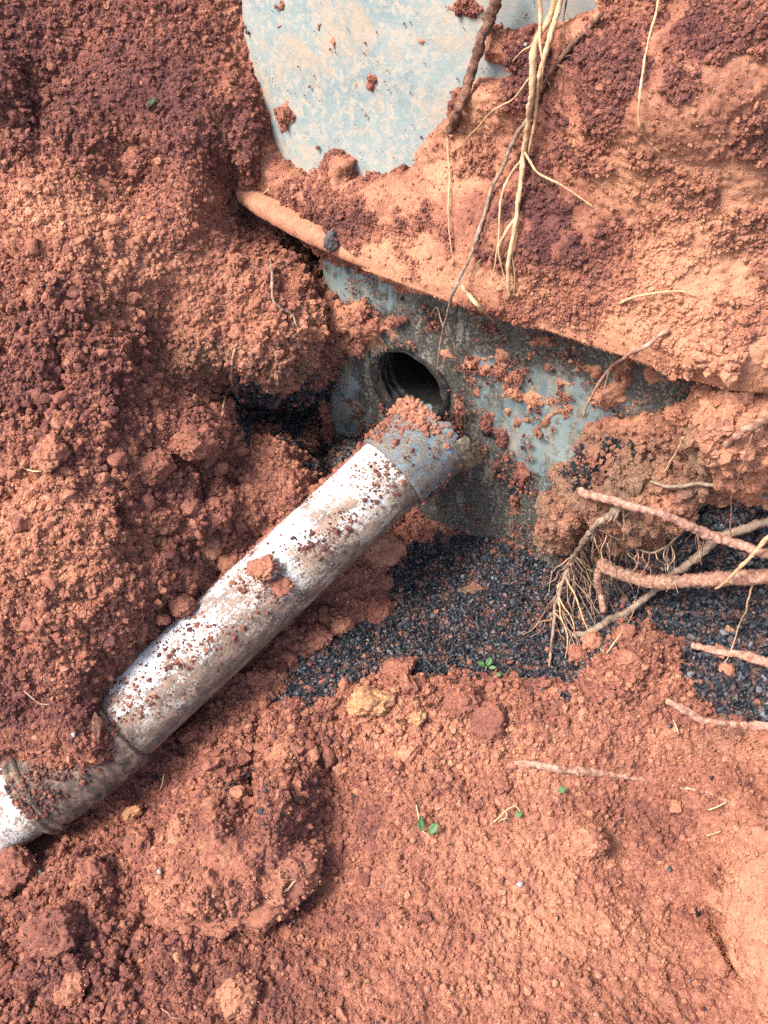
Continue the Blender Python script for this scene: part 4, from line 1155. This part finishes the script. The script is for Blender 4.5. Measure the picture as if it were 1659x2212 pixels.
root('tree_root', 'dark slender root slanting down from the pale roots to the tank rim', [(1142,255,.02),(1112,305,.018),(1086,365,.015),(1052,430,.012),(1030,505,.012),(1000,580,.02),(975,640,.05),(955,720,.05),(948,765,.04),(945,800,.02)], 9, 3.5, M_ROOT_GREY, seed=50, wob=0.007, branches=[
    (0.84, [(968,720,.05),(985,770,.03)], 3.5, 2), (0.76, [(945,665,.05),(930,685,.04)], 3, 1.6), (0.5, [(1040,560,.015),(1022,600,.01)], 3, 1.6)])
root('tree_root', 'short pale root stub poking over the rim edge', [(998,618,.01),(1015,640,.03),(1035,662,.05),(1066,696,.045)], 9, 4, M_ROOT_PALE, seed=60, wob=0.003)
root('tree_root', 'hair-thin root hanging straight down left of the dark slender root', [(966,300,.01),(970,380,.014),(966,450,.014),(970,510,.012),(976,546,.004)], 3.5, 2.5, M_ROOT_PALE, seed=70, wob=0.006)
root('tree_root', 'long thin pale root curving down the far right of the bank', [(1428,-40,.03),(1416,30,.03),(1398,100,.025),(1386,190,.02),(1384,265,.016),(1400,305,.01),(1426,330,.003)], 5.5, 4, M_ROOT_PALE, seed=80, wob=0.004)
root('tree_root', 'dark root half sunk in the bank, slanting towards the top right', [(1300,30,.02),(1270,60,.016),(1232,98,.014),(1196,145,.012),(1168,195,.008),(1150,235,.002)], 10, 9, M_ROOT_DARK, seed=90, wob=0.006, knots=0.4, branches=[
    (0.5, [(1218,150,.02),(1216,180,.02),(1210,220,.006)], 3.5, 2), (0.45, [(1245,120,.012),(1260,112,.004)], 3, 2), (0.4, [(1218,60,.03),(1224,0,.03),(1218,-40,.03)], 3.5, 2.5), (0.7, [(1186,180,.016),(1200,215,.004)], 3.5, 2)])
root('tree_root', 'forked tan root hanging across the lower tank wall at right', [(1445,712,.01),(1418,730,.02),(1380,756,.05),(1325,788,.06),(1296,830,.055),(1268,868,.045),(1258,902,.03)], 8, 4, M_ROOT_ORANGE, seed=100, wob=0.005, branches=[(0.25, [(1400,722,.02),(1396,700,.004)], 3, 2), (0.5, [(1332,772,.05),(1320,762,.04)], 3, 1.5), (0.62, [(1302,850,.05),(1290,880,.03)], 2.5, 1.5)])
root('tree_root', 'thin pale root lying level on the orange bank above the rim', [(1338,656,.004),(1370,640,.012),(1420,632,.012),(1480,632,.008),(1502,640,.002)], 4.5, 3, M_ROOT_PALE, seed=110, wob=0.004)
root('tree_root', 'stout red root sticking out at the right edge above the others', [(1720,880,.05),(1659,908,.05),(1605,932,.045),(1568,962,.02)], 20, 14, M_ROOT_RED, seed=120, knots=0.35, branches=[(0.55, [(1610,985,.05),(1592,1040,.045),(1575,1090,.04)], 4, 2)])
root('tree_root', 'thick orange-tan root lying at right, uppermost of three stacked ones', [(1252,1060,.05),(1300,1076,.06),(1370,1096,.065),(1450,1120,.075),(1540,1158,.085),(1610,1180,.085),(1720,1215,.08)], 17, 23, M_ROOT_ORANGE, seed=130, wob=0.005, knots=0.2, branches=[(0.75, [(1578,1130,.09),(1582,1060,.09)], 3, 1.5)])
root('tree_root', 'stoutest red root in front of the gravel, bent down at its broken end', [(1294,1212,.07),(1322,1230,.08),(1372,1248,.085),(1430,1256,.085),(1530,1252,.08),(1640,1246,.075),(1730,1240,.07)], 30, 34, M_ROOT_RED, seed=140, wob=0.004, knots=0.22, branches=[(0.03, [(1292,1245,.08),(1298,1282,.075),(1304,1322,.05)], 18, 12)], partname='broken_end')
root('tree_root', 'grey-brown root slanting up behind the stout red root', [(1238,1372,.012),(1290,1352,.02),(1345,1326,.03),(1400,1288,.035),(1450,1245,.035),(1490,1215,.035),(1550,1166,.03),(1610,1140,.03),(1720,1110,.03)], 12, 17, M_ROOT_GREY, seed=150, wob=0.007, knots=0.3)
root('tree_root', 'straight orange root tip lying on the gravel at the right edge', [(1494,1394,.012),(1530,1402,.016),(1600,1414,.018),(1659,1432,.018),(1730,1452,.015)], 15, 24, M_ROOT_ORANGE, seed=160, wob=0.004, knots=0.25)
root('tree_root', 'pale broken root tip half covered by soil right of the gravel', [(1440,1514,.012),(1475,1528,.012),(1515,1550,.006),(1570,1562,.004),(1640,1568,.006),(1730,1580,.006)], 14, 20, M_ROOT_ORANGE, seed=170, wob=0.007, knots=0.4)
root('tree_root', 'tan root lying half buried in the foreground soil', [(1112,1650,.005),(1150,1652,.004),(1210,1660,.002),(1290,1670,.001),(1370,1682,.001),(1450,1698,-.002),(1530,1712,-.002),(1590,1742,.001)], 22, 5, M_ROOT_ORANGE, seed=180, wob=0.005, knots=0.35)
root('tree_root', 'thin pale root crossing in front of the stout red root', [(1700,1120,.12),(1655,1165,.12),(1610,1215,.12),(1575,1250,.115),(1545,1272,.10)], 9, 5, M_ROOT_PALE, seed=190, wob=0.004)
root('tree_root', 'fine pale root dangling over the gravel near the right edge', [(1630,1250,.07),(1615,1300,.06),(1600,1350,.04),(1580,1400,.02),(1560,1440,.004)], 3.5, 2, M_ROOT_PALE, seed=200, wob=0.008)
root('tree_root', 'white thin root sticking out of the crumbly bank at right', [(1520,1045,.04),(1490,1070,.02),(1465,1100,.012)] if False else [(1476,945,.06),(1460,975,.05),(1440,1010,.03),(1420,1040,.006)], 4, 3, M_ROOT_PALE, seed=210, wob=0.005)
root('tree_root', 'thin root crossing the cavity under the right bank', [(1405,1040,.02),(1450,1052,.03),(1520,1048,.03),(1590,1058,.03),(1660,1075,.02)], 6, 9, M_ROOT_GREY, seed=215, wob=0.008)
# the tangle of rootlets below the right bank
tangle = root('root_tangle', 'tangle of fine tan rootlets hanging over the gravel right of the tank', [(1345,1085,.05),(1290,1130,.06),(1255,1175,.06),(1225,1225,.05),(1205,1290,.04),(1192,1360,.03),(1186,1440,.006)], 15, 5, M_ROOT_GREY, seed=220, wob=0.010, knots=0.4)
rnd = random.Random(5)
tc = root_curve([(1345,1085,.05),(1290,1130,.06),(1255,1175,.06),(1225,1225,.05),(1205,1290,.04),(1192,1360,.03),(1186,1440,.006)], 0.010, 220)
for k in range(96):
    f = rnd.uniform(0.0, 0.8)
    st = tc[int(f*(len(tc)-1))]
    vx0, vy0, d0 = proj(st)
    dx = rnd.uniform(-60, 95); L = rnd.uniform(50, 190)
    pts = [(0, 0, 0, st)]
    x_, y_ = float(vx0), float(vy0)
    nn = rnd.randint(3, 5)
    for i in range(nn):
        x_ += dx/nn+rnd.uniform(-16, 16); y_ += L/nn*rnd.uniform(0.6, 1.2)
        if y_ > 1450: break
        pts.append((x_, y_, rnd.uniform(.012, .055)*(1-i/nn)+.004))
    if len(pts) < 3: continue
    bc = root_curve(pts, 0.008, 300+k)
    link_mesh('rootlet', root_mesh('rootlet', bc, px(rnd.uniform(1.4, 3.2)), px(0.8), 300+k, 5, 0.3), [M_ROOT_GREY, M_ROOT_GREY, M_ROOT_PALE, M_ROOT_ORANGE][k % 4], tangle)
mat_c = root('root_mat', 'mat of fine roots along the overhanging lip of the right bank', [(1268,1128,.03),(1310,1140,.035),(1360,1175,.04),(1420,1190,.04),(1470,1150,.035),(1520,1085,.03)], 5, 4, M_ROOT_GREY, seed=600, wob=0.012, knots=0.4)
mc = root_curve([(1268,1128,.03),(1310,1140,.035),(1360,1175,.04),(1420,1190,.04),(1470,1150,.035),(1520,1085,.03)], 0.012, 600)
for k in range(44):
    st = mc[int(rnd.uniform(0, 0.98)*(len(mc)-1))]
    vx0, vy0, d0 = proj(st); x_, y_ = float(vx0), float(vy0)
    L = rnd.uniform(25, 110); pts = [(0, 0, 0, st)]
    if k % 3 == 0: L = -0.8*L
    for i in range(4):
        x_ += rnd.uniform(-16, 16); y_ += L/4
        pts.append((x_, y_, 0, dep(x_, y_, d0+rnd.uniform(-.015, .02))) if L > 0 else (x_, y_, .012))
    bc = root_curve(pts, 0.006, 640+k)
    link_mesh('rootlet', root_mesh('rootlet', bc, px(rnd.uniform(0.9, 1.9)), px(0.6), 640+k, 5, 0.3), [M_ROOT_GREY, M_ROOT_PALE, M_ROOT_DARK, M_ROOT_ORANGE][k % 4], mat_c)
# small ones left
root('tree_root', 'thin winding root on the bank left of the tank wall', [(583,560,.004),(590,600,.014),(590,645,.014),(602,662,.012),(632,680,.01),(640,700,.012),(666,716,.006),(676,760,.003)], 6, 3, M_ROOT_GREY, seed=230, wob=0.004)
root('tree_root', 'forked twig-like root above the left end of the cavity', [(512,742,.004),(504,770,.016),(501,800,.018),(499,842,.012)], 4, 6, M_ROOT_ORANGE, seed=240, wob=0.003, branches=[(0.3, [(494,760,.016),(490,778,.01)], 2.5, 1.5)])
root('tree_root', 'pale hooked rootlet at the left corner of the cavity', [(468,853,.006),(482,858,.014),(488,850,.012),(480,900,.01),(494,955,.004)], 4, 2, M_ROOT_PALE, seed=245, wob=0.002)
root('tree_root', 'branching pale rootlet on the shaded side of the foreground mound', [(674,1882,.02),(650,1894,.03),(634,1905,.03),(618,1924,.02),(606,1926,.004)], 5, 3.5, M_ROOT_PALE, seed=250, wob=0.003, branches=[
    (0.4, [(640,1885,.03),(632,1868,.02)], 3, 1.6), (0.7, [(620,1940,.025),(624,1955,.02),(632,1966,.006)], 3, 1.6), (0.85, [(640,1944,.02),(658,1946,.006)], 2.5, 1.5), (0.6, [(606,1900,.02),(604,1880,.01)], 2.5, 1.5)])
root('tree_root', 'thin orange root hanging below the foreground mound', [(488,1945,.006),(500,1975,.014),(500,1995,.012),(526,2022,.004)], 4.5, 2.5, M_ROOT_ORANGE, seed=260, wob=0.003)
root('tree_root', 'fine curved root near the bottom edge of the picture', [(348,2178,.006),(362,2190,.012),(372,2200,.01),(402,2200,.004)], 4, 2.5, M_ROOT_ORANGE, seed=270, wob=0.003)
root('tree_root', 'fine root lying on the dark soil left of the coupling', [(52,1492,.004),(72,1508,.010),(88,1520,.010),(108,1522,.003)], 3.5, 2.5, M_ROOT_ORANGE, seed=275, wob=0.003)

# ================================================================== CLODS AND STONES
import bmesh
def clod_mesh(name, r, seed, squash=(1, 1, 1), planes=7, sub=5, grain=1.0):
    bm = bmesh.new(); bmesh.ops.create_icosphere(bm, subdivisions=sub, radius=1.0)
    me = bpy.data.meshes.new(name); bm.to_mesh(me); bm.free()
    n = len(me.vertices); v = np.zeros(n*3, np.float32); me.vertices.foreach_get('co', v); v = v.reshape(-1, 3).astype(float)
    rg = np.random.default_rng(seed)
    k = np.ones(n)
    for _ in range(planes):
        d = rg.normal(size=3); d /= np.linalg.norm(d); h = rg.uniform(0.62, 0.9)
        dd = v@d
        k = np.minimum(k, np.where(dd > 1e-3, h/np.maximum(dd, 1e-3), 9))
    v = v*np.minimum(k, 1.0)[:, None]
    dirn = v/np.linalg.norm(v, axis=1, keepdims=True)
    off = np.array([seed*3.1, seed*1.7, seed*0.9])
    v = v+dirn*(fbm(v+off, 1.6, 3, seed)*0.22+billow(v+off, 2.6, 3, seed+1, 0.6)*0.13*grain+fbm(v*r+off, 34, 5, seed+4, 0.75)*0.013/r*grain*min(1.0, r/0.03)+billow(v*r+off, 80, 3, seed+6, 0.7)*0.0035/r*grain)[:, None]
    if r > 0.018*grain+1e-9 or grain >= 1:
        v = v+dirn*(fbm(v*r+off, 190, 3, seed+2)*0.0042/r*grain)[:, None]
    v = v*np.array(squash)*r
    me.vertices.foreach_set('co', v.astype(np.float32).ravel()); me.update()
    return me
def clod(name, label, vx, vy, rpx, mat, seed, squash=(1, 1, .8), sink=0.25, cat='clod', group=None, depth=None, planes=7, sub=None, rot=None, grain=1.0):
    if depth is None: p, nn_ = hit(vx, vy)
    else: p = np.array(dep(vx, vy, depth)); nn_ = -FWD
    d = float((p-CAM)@FWD); r = px(rpx, d)
    me = clod_mesh(name, r, seed, squash, planes, sub or (5 if rpx > 26 else 4), grain)
    dr = CLOD_DRY.get(mat.name)
    if dr is not None:
        a_ = me.attributes.new('dry', 'FLOAT', 'POINT'); a_.data.foreach_set('value', np.full(len(me.vertices), dr, np.float32))
        a_ = me.attributes.new('blk', 'FLOAT', 'POINT'); a_.data.foreach_set('value', np.zeros(len(me.vertices), np.float32))
    o = link_mesh(name, me, M_SOIL if dr is not None else mat)
    if dr is not None and rpx > 18: CRUMBED.append((o, rpx, dr))
    rr = random.Random(seed)
    nb = np.array([0, 0, 1.0])*0.6+nn_*0.4; nb /= np.linalg.norm(nb)
    o.location = p+nb*r*(1-2*sink)*0.6
    o.rotation_euler = rot if rot else (rr.uniform(-.5, .5), rr.uniform(-.5, .5), rr.uniform(0, 6.28))
    tag(o, label, cat, group)
    return o
CLOD_DRY = {'red_clod': 0.34, 'orange_clod': 0.62, 'pale_clod': 0.66, 'soil_clod_big': 0.46}
CRUMBED = []
pd = lambda vx: 1.985+(2.10-1.985)*(vx-250)/606.0-0.078
CL = [
 ('pale clod perched on the ridge of the left bank', 115, 985, 38, M_CLODPALE, dict(squash=(1.1, .9, .9))),
 ('small orange clod stuck in the bank left of the rim', 506, 566, 20, M_CLODOR, {}),
 ('rounded red clod beside the left end of the gravel cavity', 420, 958, 46, M_CLODRED, dict(squash=(1.2, .9, .8))),
 ('crumbly clod on the slope below the rounded red one', 330, 1010, 40, M_CLODRED, dict(sink=.4)),
 ('red clod in the gully above the middle of the pipe', 350, 1120, 38, M_CLODRED, dict(sink=.4)),
 ('pale clod in the gully close to the pipe', 455, 1190, 22, M_CLODPALE, dict(sink=.3)),
 ('small ochre-red clod wedged between the bank and the pipe', 492, 1215, 26, M_CLODOR, dict(sink=.3)),
 ('orange clod lying on top of the white pipe', 566, 1226, 30, M_CLODOR, dict(depth=pd(566)-.012, squash=(1, 1, .6), sink=.5)),
 ('brown clod on the pipe just below the orange one', 606, 1262, 24, M_CLODRED, dict(depth=pd(606)-.008, squash=(1.2, .9, .5), sink=.5)),
 ('red clod lodged on the upper edge of the pipe', 392, 1308, 25, M_CLODRED, dict(depth=pd(392)+.03, sink=.5)),
 ('small red clod on the upper edge of the pipe', 352, 1338, 13, M_CLODRED, dict(depth=pd(352)+.03, sink=.5)),
 ('flat brown slab of soil in the shade behind the pipe', 822, 1198, 44, M_CLODOR, dict(squash=(1.1, .8, .45), planes=10, rot=(0.7, 0.1, 0.3), sink=.1)),
 ('largest ochre clod, on the heap in front of the gravel', 800, 1520, 42, M_CLODYEL, dict(squash=(1.2, .9, .75), planes=9)),
 ('small ochre clod right of the largest ochre one', 898, 1551, 18, M_CLODYEL, dict(planes=9)),
 ('orange clod on the heap below the middle of the pipe', 612, 1640, 34, M_CLODOR, dict(squash=(1.2, .8, .7))),
 ('small tan clod on the heap in front of the pipe', 737, 1667, 17, M_CLODPALE, {}),
 ('upright ochre clod beside the pipe near the coupling', 283, 1762, 22, M_CLODYEL, dict(squash=(.8, .7, 1.3))),
 ('red clod between the coupling and the foreground mound', 205, 1895, 44, M_CLODRED, dict(squash=(.9, .9, 1))),
 ('big red clod at the left edge below the drain pipe', 22, 1895, 52, M_CLODRED, {}),
 ('largest red clod in the lower left corner area', 120, 2012, 60, M_CLODRED, dict(squash=(1.1, .9, .8), sink=.35)),
 ('pale smooth-faced clod near the lower left corner', 155, 2139, 42, M_CLODPALE, dict(planes=9, squash=(1, .9, .8), grain=.6)),
 ('yellow stone flake in the foreground left of centre', 390, 2068, 20, M_CLODYEL, dict(planes=10, squash=(.7, .6, 1.2), grain=.5)),
 ('pale orange clod lying alone in the right foreground', 1262, 1823, 42, M_CLODOR, dict(squash=(1.15, .8, .7), sink=.3)),
 ('orange-brown clod at the foot of the root tangle', 1280, 1388, 21, M_CLODOR, dict(planes=9)),
 ('red angular clod just below the orange-brown one by the tangle', 1252, 1417, 22, M_CLODRED, dict(planes=9)),
 ('red lump at the tip of the half-buried tan root', 1080, 1688, 24, M_CLODRED, {}),
 ('small orange clod near the right end of the tan root', 1460, 1744, 14, M_CLODOR, {}),
 ('tan clod on the gravel below the straight orange root tip', 1569, 1452, 16, M_CLODPALE, {}),
 ('small ochre clod on the gravel above the straight orange root tip', 1580, 1358, 12, M_CLODYEL, {}),
 ('red lump at the near edge of the gravel', 862, 1448, 34, M_CLODRED, dict(sink=.4)),
 ('red lump on the heap right of the largest ochre clod', 1000, 1520, 36, M_CLODRED, dict(sink=.45)),
 ('big crumbly red lump on the heap below the gravel', 1060, 1560, 44, M_CLODRED, dict(sink=.5)),
 ('dark red lump on the heap nearest the pipe', 560, 1465, 26, M_CLODRED, {}),
 ('dim orange lump in the shade beneath the pipe', 735, 1358, 24, M_CLODOR, {}),
 ('red lump in the shade beneath the pipe, above the gravel', 690, 1382, 28, M_CLODRED, {}),
 ('dark red lump beneath the lower pipe near the coupling', 415, 1592, 28, M_CLODRED, {}),
 ('orange lump at the bottom edge left of centre', 515, 2158, 44, M_CLODOR, dict(sink=.4)),
 ('crumbly clod wedged at the right end of the rim', 1528, 855, 24, M_CLODPALE, dict(planes=9)),
 ('tan clod below the right end of the rim', 1470, 900, 30, M_CLODPALE, dict(sink=.4)),
 ('red lump on the left flank of the foreground mound', 300, 1830, 38, M_CLODRED, dict(sink=.4)),
 ('orange lump behind the foreground mound', 395, 1795, 36, M_CLODOR, dict(sink=.45)),
 ('orange lump clinging to the tank wall left of the hole', 738, 690, 30, M_CLODOR, dict(sink=.3)),
 ('dark notched lump sticking out of the upper left bank', 300, 352, 36, M_CLODRED, dict(sink=.4)),
]
clod('soil_clod', 'biggest rough clod in the foreground with rootlets, below the pipe', 505, 1872, 158, M_SOILC, 390, (1.12, .80, .46), 0.9, 'clod', 'larger soil clods', planes=5, sub=6, rot=(0.25, -0.1, 0.35), grain=1.15)
clod('soil_clod', 'large rounded block of soil at the lower right edge', 1672, 2000, 125, M_CLODPALE, 391, (.9, 1.5, .6), 0.14, 'clod', 'larger soil clods', planes=6, sub=6, rot=(0.2, 0.0, -0.1), grain=.5)
for k, (lab, x_, y_, r_, mt, kw) in enumerate(CL):
    clod('soil_clod', lab, x_, y_, r_, mt, 400+k, cat='clod', group='larger soil clods', **kw)
clod('dark_stone', 'dark grey stone resting on the tank rim', 716, 522, 19, M_STONEDK, 501, (0.8, .8, 1.2), 0.4, 'stone', depth=float((on_wall(716, 522, .098, True)-CAM)@FWD), planes=6, sub=4, grain=.9)
ST = [('white stone chip high on the left bank', 102, 622, 8, M_STONEGR), ('pale grey pebble in the dark soil left of the coupling', 160, 1588, 9, M_STONEGR), ('white chip at the tip of the half-buried tan root', 1118, 1656, 6, M_STONEGR),
      ('small white pebble below the foreground mound', 634, 1992, 6, M_STONEGR), ('pale pebble at the foot of the mound’s right side'.replace('’', "'"), 345, 1885, 8, M_STONEGR), ('grey chip in the middle foreground', 1124, 1912, 9, M_STONEGR), ('grey stone chip on the tan patch of gravel', 935, 1332, 9, M_STONEDK), ('white pebble beside the pale hanging roots', 1136, 97, 6, M_STONEGR)]
for k, (lab, x_, y_, r_, mt) in enumerate(ST):
    clod('stone_chip', lab, x_, y_, r_, mt, 520+k, (1, .8, .7), 0.2, 'stone', 'small stone chips', sub=2, grain=.3)

# ================================================================== LEAVES AND STRAWS
def leaf_mesh(name, L, wd_, curl, seed):
    nu, nv = 9, 5
    V = []
    for i in range(nu):
        t = i/(nu-1); ww = wd_*math.sin(math.pi*min(1, t*0.96+0.03))**0.8
        for j in range(nv):
            u = (j/(nv-1)-0.5)*2
            V.append((L*t, u*ww/2, curl*L*(t*(1-t)*1.6)+0.18*ww*abs(u)+0.05*ww*math.sin(7*t+seed)))
    me = pymesh(name, V, [tuple(f) for f in grid_faces(nu, nv)])
    return me
def leaf(name, vx, vy, Lpx, Wpx, yaw, mat, parent=None, lift=0.012, curl=0.25, pitch=-0.3, seed=0):
    p = at_lift(vx, vy, lift); d = float((p-CAM)@FWD)
    me = leaf_mesh(name, px(Lpx, d), px(Wpx, d), curl, seed)
    o = link_mesh(name, me, mat)
    md = o.modifiers.new('thickness', 'SOLIDIFY'); md.thickness = 0.0005
    o.location = p; o.rotation_euler = (0.25, pitch, yaw)
    if parent is not None:
        o.parent = parent; o.matrix_parent_inverse = Matrix.Translation(-Vector(parent.location))
    return o
def seedling(label, base, leaves, stems):
    p, _ = hit(*base)
    e = empty('seedling', tuple(p)); tag(e, label, 'plant', 'green seedlings')
    for k, (x_, y_, L, W, yaw, pit) in enumerate(leaves): leaf('leaf', x_, y_, L*.8, W*.7, yaw, M_LEAF, e, 0.014, 0.3, pit, k)
    for k, (pts, a, b) in enumerate(stems):
        c = root_curve(pts, 0.002, 700+k)
        link_mesh('stem', root_mesh('stem', c, px(a), px(b), 700+k, 5, 0.1), M_STRAW, e)
seedling('two-leaved green seedling where the gravel meets the heap', (1052, 1445), [(1048, 1442, 26, 20, 2.6, -.3), (1052, 1440, 28, 18, 1.1, -.6), (1056, 1443, 22, 12, -.2, -.3), (1072, 1462, 18, 14, 0.6, -.4)], [([(1050, 1450, 0), (1050, 1440, .016)], 1.2, 1.0)])
seedling('single bright green leaf below the half-buried tan root', (1216, 1712), [(1206, 1710, 24, 20, 0.3, -.4), (1218, 1712, 12, 10, 1.4, -.3)], [([(1210, 1716, 0), (1210, 1710, .014)], 1.2, 1.0)])
seedling('seedling with two dark green leaves and a bent stem in the foreground', (916, 1800), [(910, 1795, 34, 22, 1.75, -.3), (928, 1802, 38, 24, 0.85, -.5), (906, 1778, 20, 14, 1.2, -.2)], [([(899, 1738, .03), (904, 1765, .024), (908, 1790, .016), (928, 1806, .008)], 1.6, 1.2)])
seedling('wilted seedling with pale stalks right of the two-leaved ones', (1090, 1768), [(1112, 1764, 22, 14, 0.2, -.3), (1120, 1762, 18, 12, 1.6, -.2)], [([(1062, 1780, 0), (1080, 1764, .016), (1092, 1752, .022), (1112, 1742, .018), (1128, 1758, .01)], 1.8, 1.2), ([(1090, 1772, 0), (1094, 1758, .018), (1086, 1748, .02)], 1.6, 1.0), ([(1074, 1776, 0), (1092, 1768, .012), (1106, 1770, .006)], 1.4, 1.0)])
dl = leaf('fallen_leaf', 318, 234, 28, 16, 0.5, M_LEAFDK, None, 0.010, 0.2, -0.6); tag(dl, 'dark green leaf scrap on the upper left bank', 'leaf')
dl = leaf('dry_leaf', 210, 1600, 62, 18, 1.75, M_ROOT_DARK, None, 0.03, 0.15, -0.5); tag(dl, 'curled brown dry leaf standing against the end of the coupling', 'leaf')
def straw(label, pts, wpx, mat=M_STRAW, seed=0):
    c = root_curve(pts, 0.001, 800+seed)
    o = link_mesh('straw', root_mesh('straw', c, px(wpx/2), px(wpx/2*.7), 800+seed, 5, 0.1), mat)
    tag(o, label, 'straw', 'dry straws')
straw('dry straw lying in the shadow of the left bank', [(54, 1012, .01), (72, 1018, .014), (90, 1018, .01)], 4, seed=1)
straw('dry straw at the right edge of the foreground', [(1530, 1750, .008), (1552, 1742, .014), (1570, 1732, .01)], 4.5, seed=2)
straw('pale straw beside the crack in the right foreground', [(1526, 1806, .006), (1545, 1800, .012), (1556, 1796, .008)], 4, seed=3)
straw('thin straw leaning out of the soil beside the pipe', [(346, 1706, .004), (351, 1690, .02), (354, 1672, .03)], 3, seed=4)
straw('long grass stalk bent among the roots at right', [(1310, 1412, .004), (1340, 1370, .03), (1365, 1330, .04), (1372, 1295, .04)], 2.6, seed=5)
straw('short straw standing in the soil by the pale root tip', [(1466, 1585, .004), (1460, 1568, .02), (1454, 1555, .03)], 3, seed=6)
straw('straw flake poking from the soil over the rim', [(560, 432, .006), (568, 420, .02), (580, 410, .022)], 4, seed=7)
# mud crumbs caked over the coupling and the socket
def surface_crumbs(o, n, lo, hi, power, dry0, dirn, lim, parent, blkp=0.4, seedn=5, thr=-0.1, cname='mud_crumbs'):
    me = o.data; m = len(me.vertices)
    co = np.zeros(m*3, np.float32); me.vertices.foreach_get('co', co); co = co.reshape(-1, 3)
    no = np.zeros(m*3, np.float32); me.vertices.foreach_get('normal', no); no = no.reshape(-1, 3)
    Mx = np.array(o.matrix_world); co = co@Mx[:3, :3].T+Mx[:3, 3]; no = no@Mx[:3, :3].T
    k = (no@np.asarray(dirn) > lim) & (fbm(co, 18, 4, seedn) > thr)
    idx = np.where(k)[0]
    idx = rng.choice(idx, n)
    s_ = sizes(n, lo, hi, power)
    P_ = co[idx]+no[idx]*(s_*rng.uniform(0, .6, n))[:, None]+rng.normal(0, .0022, (n, 3))
    return scatter(cname, P_, s_, dry0+rng.normal(0, .15, n), TREE_CRUMB, (rng.random(n) < blkp)*0.5, parent)
bpy.context.view_layer.update()
surface_crumbs(coup, 2600, .0012, .006, 2.8, 0.2, (-.4, .2, .9), 0.1, coup, 0.35, 5, -0.15)
surface_crumbs(fit, 500, .0012, .005, 2.8, 0.25, (.3, -.3, .9), 0.0, fit, 0.6, 9, 0.0)
for o, rp, dr in CRUMBED:
    surface_crumbs(o, int(16+(rp*0.33)**2*(0.6 if rp < 100 else 0.9)), .0010, .0042 if rp < 60 else .006, 2.8, dr+.14, (0, -.2, 1), -0.2, o, 0.0, 3, -0.35, 'crumbs')
